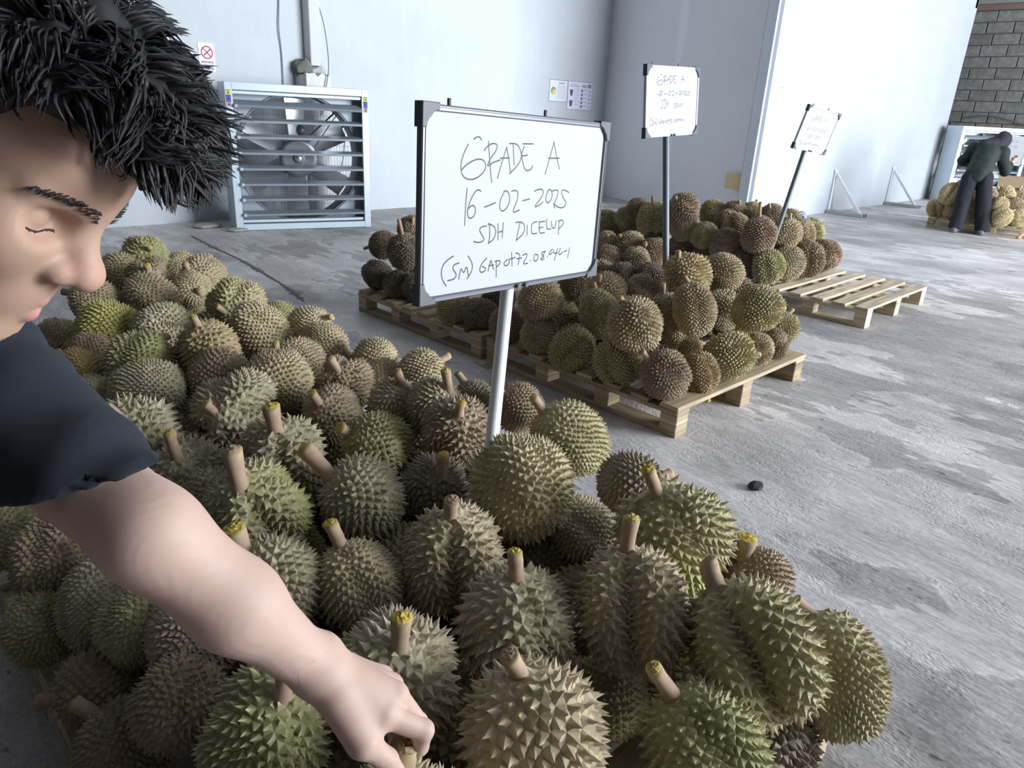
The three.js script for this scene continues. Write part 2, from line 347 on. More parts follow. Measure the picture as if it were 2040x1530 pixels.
// label, rind colour, fruit shape, centre (mm), radius (mm), turn (quaternion x 100), stem direction x 100 and length (mm)
const NEAR_ROWS = [
 ["bright green durian at the far tip of the near pile, stem end facing up", 'green', 'o', 1218, 446, -4012, 128, 2, 84, 54, 5],
 ["tan durian half hidden behind the tip of the nose of the leaning man", 'tan', 'r', 1062, 404, -3904, 107, -62, -23, 69, -29],
 ["brown durian with an orange yellow streak, just before the green one at the pile tip", 'brown', 'l', 1102, 431, -3573, 111, 51, -59, -32, 54, -87, 50, 3, 60],
 ["small tan durian on the pile edge, beside the green one at the far tip", 'tan', 'r', 1382, 378, -3959, 93, 50, -3, 77, -41],
 ["tan durian by the floor crack, its stem lying toward the green one at the tip", 'tan', 'o', 1332, 423, -3510, 112, 51, -22, 35, 76, -21, 32, -92, 65],
 ["tan durian with a short pale stem, wedged below the one by the floor crack", 'tan', 'r', 1218, 407, -3392, 90, 75, 26, 19, 58, 4, 31, -95, 47],
 ["round olive tan durian in the middle of the near pile tip, no stem visible", 'tan', 'o', 998, 431, -3234, 114, -57, 43, -5, 70],
 ["brownish tan durian showing between the nose and the upper lip of the man", 'tan', 'r', 797, 420, -3338, 99, -41, 81, -43, 1],
 ["yellow green durian just beyond the lips of the man", 'yellowgreen', 'o', 726, 426, -2912, 111, 75, 60, 22, -16],
 ["ash green durian with a pale warty crest, behind the brown one with orange flank", 'grey', 'l', 875, 421, -2767, 108, -23, -33, 78, -48],
 ["large brown durian with a yellow and orange flank and a stubby upright stem", 'orange', 'o', 877, 441, -2351, 114, -17, 96, 10, -22, -15, 97, 18, 45],
 ["dark olive durian on the pile edge with a pale stem across its side", 'olive', 'o', 1215, 443, -2888, 122, -11, 58, 73, 34, 83, 35, 43, 52],
 ["long tan durian sloping toward the aisle, below the olive one with pale stem", 'tan', 'g', 1158, 431, -2543, 113, 92, 33, 2, 20],
 ["tan durian whose stem sticks out over the aisle, topmost of two on the edge", 'tan', 'r', 1372, 398, -2559, 87, 18, -62, -43, 63, 1, 99, -13, 46],
 ["tan durian whose brown stem points down over the aisle, below its twin", 'tan', 'o', 1321, 398, -2354, 90, 58, 58, 51, 24, -9, 93, -34, 55],
 ["greenish durian sunk behind the long tan one at the aisle edge", 'green', 'r', 1429, 341, -2938, 79, -74, 28, 17, 59],
 ["small tan durian next to the dark shirt collar, under the lips of the man", 'tan', 'r', 594, 352, -3103, 79, -28, 57, 63, -45, 48, 75, 45, 45],
 ["brown durian low in the gap between the yellow green one and the sleeve", 'brown', 'r', 626, 360, -2803, 81, -6, 46, -40, 79],
 ["durian with a bright yellow orange patch touching the edge of the dark sleeve", 'yellow', 'o', 518, 398, -2516, 86, -36, -53, 48, 60],
 ["rounded light green durian with fine slender spines in the middle of the near pile", 'green', 'o', 674, 430, -2402, 109, -50, -36, -24, 75],
 ["grey tan long durian lying across the front of the light green one", 'grey', 'g', 630, 415, -2229, 100, 66, 70, 24, -12],
 ["grey spiny durian along the sleeve, above the short pinkish stem", 'grey', 'c', 502, 374, -2319, 81, 93, -9, 28, -20],
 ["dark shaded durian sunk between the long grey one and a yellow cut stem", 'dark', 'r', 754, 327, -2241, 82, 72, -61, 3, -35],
 ["dull brown durian lying in front of the orange flanked one", 'brown', 'o', 841, 418, -2171, 98, 88, -27, 13, -38],
 ["large grey green durian against the sleeve with a thick pinkish stem", 'grey', 'c', 497, 421, -1880, 115, -13, 84, 35, 40, 50, 69, 52, 48],
 ["round tan durian showing a clear net of pale ridges around its spines", 'tan', 'o', 952, 430, -1994, 105, 71, -59, 12, -36],
 ["grey durian whose short stem with a yellow cut lies toward the sleeve", 'grey', 'l', 756, 432, -1840, 120, 13, 42, 58, 68, 79, 34, -51, 48],
 ["two lobed durian with a straight upright stem, above the thick bent pale stem", 'grey', 'l', 708, 421, -1504, 113, 17, -20, 6, 96, -11, 91, -40, 66],
 ["tan durian with a small reddish stem, just behind the netted round one", 'tan', 'o', 1156, 388, -2222, 91, -8, -6, 53, 84, 69, 72, 8, 45],
 ["dark brown durian with tilted rosy stem and one orange patch", 'brown', 'l', 1172, 391, -1953, 95, -37, 88, 20, -21, -49, 63, 60, 57],
 ["tan durian on the aisle edge, second mound beyond the pink stemmed one", 'tan', 'r', 1405, 368, -2125, 87, 47, -41, 77, 10],
 ["pale warty durian between the brown one and the pink stem", 'tan', 'o', 1318, 352, -1967, 82, 7, 40, -51, 76],
 ["grey green durian with a slender pink stem leaning back", 'grey', 'c', 1193, 386, -1705, 86, 24, 70, 13, 66, 66, 64, -38, 62],
 ["pale tan durian at the aisle edge behind the tall brown stem", 'tan', 'r', 1411, 398, -1856, 84, 26, 25, -44, 82],
 ["grey durian with a tall straight brown stem standing at the aisle edge", 'grey', 'c', 1254, 418, -1589, 87, 18, 88, 42, 10, 49, 50, 72, 77],
 ["dark durian immediately behind the foot of the white pole", 'dark', 'r', 1399, 379, -1566, 79, 12, 92, -33, -15],
 ["long brown durian with an ochre stub stem, behind the grey spiny one", 'brown', 'g', 1004, 399, -1742, 97, -1, 48, 48, 74, 58, 81, 4, 45],
 ["grey green durian with long pale spines, its stem half buried beside it", 'olive', 'c', 992, 399, -1492, 95, 7, -39, 55, 74, 41, 91, -5, 45],
 ["dusty brown durian with a yellow tipped stem, next to the white pole foot", 'brown', 'c', 1149, 430, -1352, 103, 31, -54, -3, 78, -46, 87, -21, 45],
 ["brown durian partly behind the white pole on its aisle side", 'brown', 'r', 1441, 420, -1393, 79, 2, -41, 42, 81, -1, 99, -14, 54],
 ["long olive durian along the aisle edge with a reddish stem, behind the pole durian", 'olive', 'g', 1403, 411, -1153, 108, -32, 93, -20, 0, -26, 96, -11, 59],
 ["large green tan durian sitting on top, leaning against the foot of the white pole", 'netgreen', 'f', 1039, 472, -974, 122, -59, -49, 19, 62],
 ["pinkish grey round durian with a very thick pale bent stem", 'grey', 'c', 778, 418, -1243, 97, -34, 91, -24, -9, -35, 89, 28, 93],
 ["dark durian with a thin yellow tipped stem, between the pole durian and pinkish one", 'dark', 'c', 983, 378, -1234, 89, 39, -8, 14, 91, 19, 67, -72, 62],
 ["wide two lobed tan durian below the pole durian, stem stub in the cleft", 'tan', 'l', 778, 419, -915, 108, 5, -32, 5, 95, -6, 98, 21, 45],
 ["grey durian low behind the pole durian, half in dark shade", 'grey', 'o', 1159, 354, -891, 82, 82, 37, 40, 18],
 ["tan durian with a stem flaring to a cut yellow top, beside the forearm", 'tan', 'o', 609, 406, -992, 83, -21, 83, -11, 51, -25, 97, -6, 55],
 ["pale grey durian by the forearm with the fattest yellow topped stem", 'grey', 'c', 473, 419, -1070, 92, -30, 90, -10, 29, -44, 90, 1, 66],
 ["grey green spiny durian with a straight ochre topped stem, between hand and two lobed one", 'grey', 'c', 736, 429, -682, 105, -5, 37, 2, 93, -1, 100, 7, 54],
 ["two lobed upright durian with a deep cleft and tall stem", 'tan', 'l', 900, 450, -566, 105, -17, -43, 1, 89, 9, 94, 31, 67],
 ["dark brown durian at the aisle edge beyond the long reddish brown stem", 'dark', 'c', 1351, 397, -905, 85, 63, 60, -6, 49],
 ["big green durian with a lime patch and a long reddish stem at the aisle edge", 'limegreen', 'l', 1186, 442, -652, 121, -27, 95, -8, 16, -25, 97, 4, 72],
 ["brown durian peeping over the aisle edge with a fat yellow cut stem", 'brown', 'r', 1311, 344, -520, 79, -31, 59, 6, 74, -33, 74, 59, 51],
 ["large olive oval durian with a thick stem toward the two lobed upright one", 'olive', 'l', 966, 454, -365, 111, -29, -38, 17, 86, -11, 95, -29, 50],
 ["long durian at the pile corner overhanging the bare floor, stem lying flat", 'olive', 'g', 1153, 340, -281, 101, 12, 94, -23, -24, -18, 67, 72, 45],
 ["green durian at the near corner with a long spotted stem slanting up", 'green', 'o', 813, 376, -339, 99, -27, -20, 20, 92, -12, 95, 29, 81],
 ["biggest closest durian with broad pale spines and an ochre stub stem", 'tan', 'c', 589, 432, -497, 111, -13, 75, -8, 64, -11, 96, -25, 45],
 ["grey spiny durian with a yellow tipped stem just above the knuckles", 'grey', 'c', 514, 429, -735, 104, 24, -25, 7, 94, 4, 89, -46, 60],
 ["dark green durian under the wrist with a yellow cut stem", 'green', 'o', 319, 400, -781, 99, 20, -1, -3, 98, -1, 94, -33, 45],
 ["durian whose stem is pinched between thumb and finger of the man", 'tan', 'c', 345, 455, -490, 95, 11, -30, 4, 95, 0, 100, 0, 112],
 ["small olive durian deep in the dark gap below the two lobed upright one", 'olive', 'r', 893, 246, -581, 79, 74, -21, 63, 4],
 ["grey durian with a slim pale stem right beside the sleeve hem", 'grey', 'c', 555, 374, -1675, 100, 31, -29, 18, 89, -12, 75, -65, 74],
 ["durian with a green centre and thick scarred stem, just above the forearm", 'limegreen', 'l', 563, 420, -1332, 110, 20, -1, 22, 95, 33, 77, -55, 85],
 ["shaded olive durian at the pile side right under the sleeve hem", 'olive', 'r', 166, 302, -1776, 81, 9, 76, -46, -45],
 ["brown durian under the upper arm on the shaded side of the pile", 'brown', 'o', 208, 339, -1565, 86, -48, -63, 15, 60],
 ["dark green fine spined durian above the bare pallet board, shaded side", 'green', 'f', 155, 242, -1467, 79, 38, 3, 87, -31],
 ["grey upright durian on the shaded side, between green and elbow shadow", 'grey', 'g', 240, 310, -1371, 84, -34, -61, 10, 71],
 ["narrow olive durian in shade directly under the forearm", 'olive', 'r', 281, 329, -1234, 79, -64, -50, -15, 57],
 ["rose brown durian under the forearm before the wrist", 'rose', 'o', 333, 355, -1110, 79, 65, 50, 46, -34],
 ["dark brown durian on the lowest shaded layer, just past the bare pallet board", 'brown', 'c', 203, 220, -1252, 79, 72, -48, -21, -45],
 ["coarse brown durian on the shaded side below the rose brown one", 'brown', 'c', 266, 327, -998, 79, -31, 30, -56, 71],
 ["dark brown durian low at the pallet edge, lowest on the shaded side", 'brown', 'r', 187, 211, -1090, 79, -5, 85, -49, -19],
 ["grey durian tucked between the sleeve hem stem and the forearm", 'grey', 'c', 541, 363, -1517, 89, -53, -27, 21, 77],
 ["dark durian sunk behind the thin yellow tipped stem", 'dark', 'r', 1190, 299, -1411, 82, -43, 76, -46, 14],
];
const MIDDLE_ROWS = [
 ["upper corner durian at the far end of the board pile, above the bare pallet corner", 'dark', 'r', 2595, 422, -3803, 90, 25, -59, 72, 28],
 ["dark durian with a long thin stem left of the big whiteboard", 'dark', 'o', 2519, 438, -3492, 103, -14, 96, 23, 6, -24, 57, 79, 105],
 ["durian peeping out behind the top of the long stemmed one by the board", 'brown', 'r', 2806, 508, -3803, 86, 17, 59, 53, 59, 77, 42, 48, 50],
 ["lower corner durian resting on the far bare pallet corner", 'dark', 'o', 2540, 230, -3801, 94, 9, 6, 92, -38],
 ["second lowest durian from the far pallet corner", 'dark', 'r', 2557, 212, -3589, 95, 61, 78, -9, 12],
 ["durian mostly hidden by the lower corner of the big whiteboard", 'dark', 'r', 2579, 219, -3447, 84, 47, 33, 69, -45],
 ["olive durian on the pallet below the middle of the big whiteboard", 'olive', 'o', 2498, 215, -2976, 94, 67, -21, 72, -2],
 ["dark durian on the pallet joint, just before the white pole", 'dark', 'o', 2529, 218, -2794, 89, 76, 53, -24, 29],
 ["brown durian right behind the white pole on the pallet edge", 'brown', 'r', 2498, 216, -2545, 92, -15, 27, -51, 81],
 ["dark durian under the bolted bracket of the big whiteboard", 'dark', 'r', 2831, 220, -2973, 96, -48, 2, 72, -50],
 ["tan durian hanging over the pallet side just past the white pole, upper layer", 'tan', 'o', 2500, 412, -2316, 104, 59, -37, 70, -15],
 ["round olive durian on the pallet just past the white pole, lower layer", 'olive', 'r', 2507, 220, -2312, 94, -24, 91, -26, -21, 32, 91, -26, 45],
 ["round brown durian under the lower edge of the big whiteboard", 'brown', 'r', 2986, 239, -2547, 103, -14, 82, -27, 48],
 ["two lobed green durian sitting low at the pallet side", 'olive', 'l', 2496, 218, -2084, 104, -50, -16, 81, 27],
 ["tall olive durian standing beside the biggest round one", 'olive', 'g', 2635, 367, -2057, 102, -6, 73, -19, 65],
 ["biggest round durian bulging from the front of the middle pile", 'tan', 'f', 2495, 417, -1739, 119, -12, 87, -25, -41, 44, 90, -6, 45],
 ["olive durian on the pallet below the biggest round one", 'olive', 'o', 2500, 230, -1808, 108, -66, 3, 71, -24],
 ["tan upright durian with a small pale stem in the middle pile front", 'tan', 'g', 2780, 401, -1744, 103, 0, -63, 22, 74, 18, 97, -15, 59],
 ["warty tan upright durian beside the small pale stemmed one", 'tan', 'g', 2729, 480, -1597, 103, -4, 88, -23, 41],
 ["grey upright durian between the warty tan and the large olive ones", 'grey', 'o', 3251, 364, -1742, 103, 24, 0, -81, 54],
 ["large olive yellow durian at the upper end corner of the middle pile", 'olive', 'o', 3128, 445, -1496, 112, 49, 27, -46, 68],
 ["outermost durian at the aisle end of the middle pile", 'olive', 'r', 3584, 255, -1560, 86, -19, -41, -29, 85],
 ["small brown durian beneath the outermost one at the aisle end", 'brown', 'r', 3441, 202, -1534, 82, 21, -35, 89, -20],
 ["big olive durian resting on the end board of the pallet", 'olive', 'o', 2926, 253, -1495, 112, -12, -42, -67, 59],
 ["tan durian tucked beside the big olive one on the end board", 'tan', 'r', 3278, 206, -1536, 82, 28, -52, 80, -3],
 ["small tan durian behind the big olive one on the end board", 'tan', 'r', 3389, 204, -1678, 82, 53, -23, 77, -28],
 ["brown round durian at the pallet corner nearest the near pile", 'brown', 'f', 2500, 244, -1553, 104, -20, -12, 42, 88, 18, 98, 5, 66],
 ["yellowish durian beside the corner one on the end board", 'orange', 'o', 2703, 216, -1516, 88, -1, 23, 97, -6],
 ["durian with a yellow orange top behind the corner pair", 'yellow', 'r', 2963, 204, -1760, 82, 50, 42, -39, 65],
 ["yellow flanked durian at the foot of the grey pole, top layer", 'yellow', 'o', 2980, 569, -1799, 111, -9, 3, 41, 91, 49, 84, 22, 45],
 ["tan durian beyond the yellow flanked one, top layer of the middle pile", 'tan', 'o', 3406, 523, -1852, 101, -39, 83, -40, -5, -28, 66, -69, 45],
 ["farthest top durian just before the grey pole", 'tan', 'r', 3534, 529, -2559, 88, 17, -68, 51, 50, 51, 70, -49, 45],
 ["top durian touching the grey pole on the side of the big whiteboard", 'brown', 'r', 3557, 519, -2409, 84, -47, 61, 31, 56, -46, 77, 44, 45],
 ["top durian next to the upper part of the big whiteboard edge", 'tan', 'r', 3491, 507, -2718, 87, 46, -69, 2, 57, -40, 87, -28, 45],
 ["tan durian in the second row of the top, before the grey pole", 'tan', 'o', 3344, 491, -2376, 89, 33, 8, 89, -31],
 ["brown durian in the second row beside the big whiteboard edge", 'brown', 'o', 3235, 490, -2491, 89, 79, 45, 40, -12],
 ["spiky pale durian touching the lower corner of the big whiteboard", 'grey', 'c', 3079, 437, -2409, 84, 72, 13, -63, -27],
 ["dark durian in the hollow of the middle pile top", 'dark', 'r', 3079, 452, -2264, 87, 2, -22, 97, 4],
 ["dark durian at the foot of the grey pole, hollow side", 'dark', 'r', 3146, 460, -2125, 88, 44, 17, 85, -22],
 ["light spined durian above the biggest round one", 'tan', 'o', 2884, 453, -1995, 85, 71, 0, -58, 40],
 ["tan durian with a pale stem, above the tall olive one", 'tan', 'o', 2766, 448, -2107, 97, 5, -9, 47, 88, 58, 81, -7, 45],
 ["tan durian directly below the lower edge of the big whiteboard corner", 'tan', 'r', 2853, 435, -2382, 96, 69, -18, 65, -26],
 ["dark durian behind the large olive yellow one at the end corner", 'dark', 'r', 3513, 408, -1824, 93, 68, 27, -41, 54],
];
const BACK_ROWS = [
 ["durian at the whiteboard edge, first in the back pile upper row", 'olive', 'o', 5047, 368, -3949, 116, -58, -17, 32, 73],
 ["smooth dark durian second in the back pile upper row", 'olive', 'o', 5049, 408, -3723, 121, 7, 82, -57, 10],
 ["two lobed durian with stem, just before the grey pole in the back pile", 'olive', 'l', 4988, 470, -3431, 129, 12, -45, 11, 88, -2, 96, -27, 67],
 ["brown durian behind the two lobed one of the back pile", 'brown', 'r', 5017, 532, -3599, 101, 94, 34, -3, 9],
 ["rusty brown topmost durian just past the grey pole", 'brown', 'c', 4972, 599, -3135, 123, -46, 87, -2, 17, -48, 87, -8, 45],
 ["tan durian half behind the grey pole in the back pile", 'tan', 'r', 5057, 496, -3269, 107, 3, 48, -38, 79],
 ["tan durian below the rusty topmost one", 'tan', 'o', 4995, 448, -3107, 112, 15, 70, -69, 1],
 ["olive durian in the dip of the back pile skyline", 'olive', 'r', 5577, 525, -3215, 112, 72, 32, -52, -34],
 ["olive durian under the dip of the skyline, middle row", 'olive', 'o', 4993, 417, -2921, 106, 74, 28, -60, 13],
 ["brown durian with a bent stem on the skyline", 'brown', 'r', 5612, 538, -3036, 102, 34, -21, 7, 91, -43, 62, -65, 45],
 ["small brown durian below the bent stem", 'brown', 'r', 5414, 494, -2994, 95, 40, 29, -23, 84],
 ["tan durian above the big round one of the back pile", 'tan', 'o', 5226, 474, -2788, 111, -1, 93, -31, 17],
 ["small olive durian beside the tall thin stem", 'olive', 'r', 5817, 527, -2996, 99, -28, -73, -17, 60],
 ["big round brown durian facing the camera in the back pile", 'brown', 'r', 5010, 378, -2740, 120, -48, -24, 14, 83],
 ["large brown egg shaped durian with a tall thin upright stem", 'brown', 'o', 5017, 488, -2500, 127, -14, 98, 1, -17, -55, 82, 17, 112],
 ["brown durian with a short dark stem, by the leaning grey pole", 'brown', 'r', 5686, 537, -2738, 108, -36, 84, -15, -37, -50, 76, -42, 49],
 ["tan durian under the foot of the leaning pole", 'tan', 'o', 5348, 472, -2455, 120, -12, 90, 10, -41, -29, 94, 20, 50],
 ["tan durian just past the foot of the leaning pole", 'tan', 'o', 5544, 465, -2424, 114, 72, 24, -65, -5],
 ["dark green durian at the upper end of the back pile", 'green', 'r', 5863, 452, -2476, 107, -79, -6, 19, 58],
 ["small durian touching the foot of the leaning pole", 'tan', 'r', 5818, 512, -2649, 100, 24, 94, -20, -17],
 ["dark round durian low behind the grey pole", 'dark', 'r', 5045, 276, -3145, 123, 63, 28, -58, 43],
 ["dark durian under the two lobed one of the back pile", 'dark', 'r', 4998, 293, -3397, 113, 42, 18, 88, -14],
 ["shaded durian above the gap between middle and back piles", 'dark', 'r', 5057, 258, -2915, 120, 11, 63, 66, -39],
 ["bright green lowest durian at the start of the empty boards", 'green', 'o', 5058, 273, -2396, 124, 57, 18, 79, -16],
 ["grey durian next to the green lowest one on the boards", 'grey', 'o', 5256, 274, -2354, 126, 25, 94, 7, -23],
 ["brown oval durian second last on the empty boards", 'brown', 'o', 5459, 309, -2280, 128, 97, 14, 20, -9],
 ["last brown durian at the end of the back pile", 'brown', 'o', 5809, 289, -2301, 126, 44, 72, -51, -16],
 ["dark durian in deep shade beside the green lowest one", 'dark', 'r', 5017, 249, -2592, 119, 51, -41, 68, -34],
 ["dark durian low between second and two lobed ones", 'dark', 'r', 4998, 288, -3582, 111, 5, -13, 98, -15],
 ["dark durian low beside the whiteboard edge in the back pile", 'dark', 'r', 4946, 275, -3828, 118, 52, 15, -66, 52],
];
const FAR_ROWS = [
 ["pale durian at the corner of the far pallet", 'pale', 'l', 11492, 253, -3145, 121, -59, 6, 80, -14],
 ["two lobed pale durian on top beside the dark trousers", 'pale', 'l', 11395, 470, -2984, 139, -3, -57, -28, 78],
 ["pale durian low against the trouser leg, beside the corner one", 'pale', 'r', 11498, 239, -2930, 113, 79, -4, -51, 35],
 ["pale durian low on the far pallet past the trousers", 'pale', 'o', 11343, 246, -2291, 120, 26, -28, -28, 88],
 ["pale durian second up past the trousers on the far pallet", 'pale', 'o', 11464, 365, -2379, 114, 21, 65, -16, 71],
 ["low durian at the picture edge on the far pallet", 'pale', 'r', 11487, 239, -2131, 113, -35, -7, 88, -31],
 ["light spiky top durian with a stem before the cardboard", 'pale', 'c', 11714, 503, -2401, 116, -44, 12, 25, 86, -1, 89, 45, 74],
 ["brown durian in the middle row before the cardboard", 'brown', 'r', 11623, 380, -2249, 115, 80, 36, 46, -13],
 ["top durian with upright stem at the picture edge of the far pile", 'brown', 'c', 11868, 496, -2285, 109, 26, -50, 30, 77, 25, 67, -70, 74],
 ["brown durian just past the trouser leg, upper", 'brown', 'r', 11773, 396, -2542, 111, 24, 90, -36, 7],
 ["durian glimpsed between the legs, upper one", 'pale', 'c', 11888, 455, -2809, 107, 63, 61, -33, -35],
 ["durian glimpsed between the legs, lower one", 'pale', 'r', 11457, 267, -2676, 110, 83, 10, -18, 52],
 ["low durian touching the trouser leg of the standing worker", 'pale', 'r', 11408, 231, -2467, 108, -61, -37, -2, 70],
 ["rosy brown durian beside the hip of the standing worker", 'rose', 'r', 11539, 492, -2554, 102, 35, -13, -45, 81],
];
// handwriting on the whiteboards: pen strokes in thousandths of the board width and height
const PEN = {
  grade: [[261,145,257,130,240,128,224,142],[199,171,175,227,166,292,179,344,219,360,266,335,292,289,279,248,242,244,196,273,171,307],[296,150,303,221,312,304,322,372],[277,199,293,169,328,155,344,169,334,204,307,243,292,289,326,258,360,247],[390,178,375,233,350,348],[390,174,404,232,418,318],[361,237,408,233],[423,153,430,215,435,270],[404,154,437,148,462,174,476,221,460,269,413,322],[476,151,535,147],[485,165,475,197,472,221,507,213],[475,221,488,284,509,308,536,291,539,271],[658,129,643,205,617,321],[658,129,677,203,703,288],[631,226,698,224]],
  one: [[201,403,197,486,196,603]],
  six: [[269,419,255,405,232,434,211,494,206,548,220,572,244,554,247,511,231,491,208,517]],
  date: [[291,509,347,486],[392,421,372,461,367,517,387,542,416,511,424,454,407,418,388,421],[430,422,453,414,468,431,464,480,437,553,479,534],[496,479,536,470],[561,424,590,407,616,420,610,459,558,527,605,506,616,489],[642,425,628,468,643,503,664,486,674,443,654,408,640,425],[668,426,702,410,710,444,684,513,694,531],[778,436,739,411,727,435,744,471,769,503,749,536,712,528,683,504]],
  sdh: [[306,617,281,615,268,638,287,672,299,697,274,711,244,700],[320,602,326,659,321,720],[313,606,342,612,359,654,346,702,318,717],[366,610,370,704],[394,604,392,692],[368,659,393,653]],
  di: [[488,610,479,664,472,719],[464,608,495,602,517,629,516,676,474,715],[531,630,533,691]],
  celup: [[587,611,558,615,556,654,562,689,592,683],[600,614,638,612],[604,614,603,658,611,689,639,683],[602,653,628,649],[648,599,647,666,677,664],[678,615,681,655,705,666,709,612],[728,614,730,704],[723,618,750,606,762,634,732,668]],
  code: [[147,771,108,793,90,845,98,901,117,934],[175,814,148,818,145,845,166,877,157,903,124,907],[177,907,182,831,201,886,212,828,225,898],[218,780,243,820,242,869,219,910],[314,805,287,834,278,878,296,890,317,868,294,852],[337,821,325,882],[337,821,355,878],[327,853,353,851],[367,829,371,927],[360,832,382,823,391,845,369,867],[429,829,406,843,416,870,442,857,437,830],[450,789,457,872],[437,830,472,822],[475,797,503,796,491,868],[481,832,509,830],[516,815,540,800,542,827,516,872,549,868],[562,852,564,855],[588,820,579,854,604,867,614,828,592,816],[652,805,622,811,646,836,621,855,652,860,641,831,654,805],[669,844,670,846],[697,797,676,822,681,836,700,820],[706,803,706,830,735,825],[733,797,716,873],[752,799,740,825,751,845,768,824],[778,825,796,818],[814,801,807,867]],
};
// ---------------------------------------------------------------- durians
const RAW_TINT = {   // spine flanks a and b, tip, seam between spines, patch
  tan: { a: [0.47, 0.41, 0.27], b: [0.36, 0.35, 0.18], tip: [0.33, 0.25, 0.17], seam: [0.40, 0.36, 0.20] },
  olive: { a: [0.40, 0.365, 0.20], b: [0.31, 0.305, 0.13], tip: [0.36, 0.29, 0.17], seam: [0.36, 0.37, 0.17] },
  grey: { a: [0.45, 0.41, 0.29], b: [0.35, 0.35, 0.20], tip: [0.33, 0.27, 0.19], seam: [0.34, 0.33, 0.19] },
  brown: { a: [0.37, 0.29, 0.20], b: [0.31, 0.28, 0.15], tip: [0.22, 0.16, 0.12], seam: [0.28, 0.22, 0.13] },
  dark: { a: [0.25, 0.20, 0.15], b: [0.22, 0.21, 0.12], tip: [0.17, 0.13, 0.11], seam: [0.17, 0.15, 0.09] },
  green: { a: [0.37, 0.35, 0.18], b: [0.29, 0.305, 0.12], tip: [0.40, 0.35, 0.20], seam: [0.24, 0.28, 0.09] },
  pale: { a: [0.50, 0.45, 0.27], b: [0.42, 0.42, 0.20], tip: [0.40, 0.30, 0.18], seam: [0.40, 0.38, 0.18] },
  rose: { a: [0.44, 0.34, 0.29], b: [0.37, 0.31, 0.22], tip: [0.30, 0.22, 0.18], seam: [0.30, 0.24, 0.17] },
  yellow: { a: [0.48, 0.42, 0.26], b: [0.38, 0.36, 0.18], tip: [0.36, 0.27, 0.17], seam: [0.42, 0.38, 0.16], patch: [0.60, 0.47, 0.14], size: 0.45 },
  orange: { a: [0.42, 0.33, 0.20], b: [0.34, 0.31, 0.15], tip: [0.28, 0.20, 0.13], seam: [0.36, 0.28, 0.12], patch: [0.58, 0.38, 0.12], size: 0.42 },
  yellowgreen: { a: [0.43, 0.43, 0.19], b: [0.36, 0.40, 0.12], tip: [0.40, 0.34, 0.18], seam: [0.40, 0.40, 0.10], patch: [0.40, 0.40, 0.09], size: 0.7 },
  limegreen: { a: [0.42, 0.39, 0.24], b: [0.34, 0.335, 0.17], tip: [0.38, 0.32, 0.2], seam: [0.34, 0.36, 0.15], patch: [0.36, 0.40, 0.11], size: 0.55 },
  netgreen: { a: [0.47, 0.42, 0.27], b: [0.36, 0.36, 0.18], tip: [0.40, 0.32, 0.20], seam: [0.48, 0.45, 0.24], patch: [0.34, 0.38, 0.15], size: 0.6 },
};
const duller = (c) => { const l = (c[0] * 0.35 + c[1] * 0.5 + c[2] * 0.15); return [mixn(c[0], l, 0.10) * 1.05, mixn(c[1], l, 0.12) * 0.95, mixn(c[2], l * 0.9, 0.12) * 0.93]; };
const TINT = Object.fromEntries(Object.entries(RAW_TINT).map(([k, t]) => [k, Object.fromEntries(Object.entries(t).map(([p, c]) => [p, Array.isArray(c) ? duller(c) : c]))]));
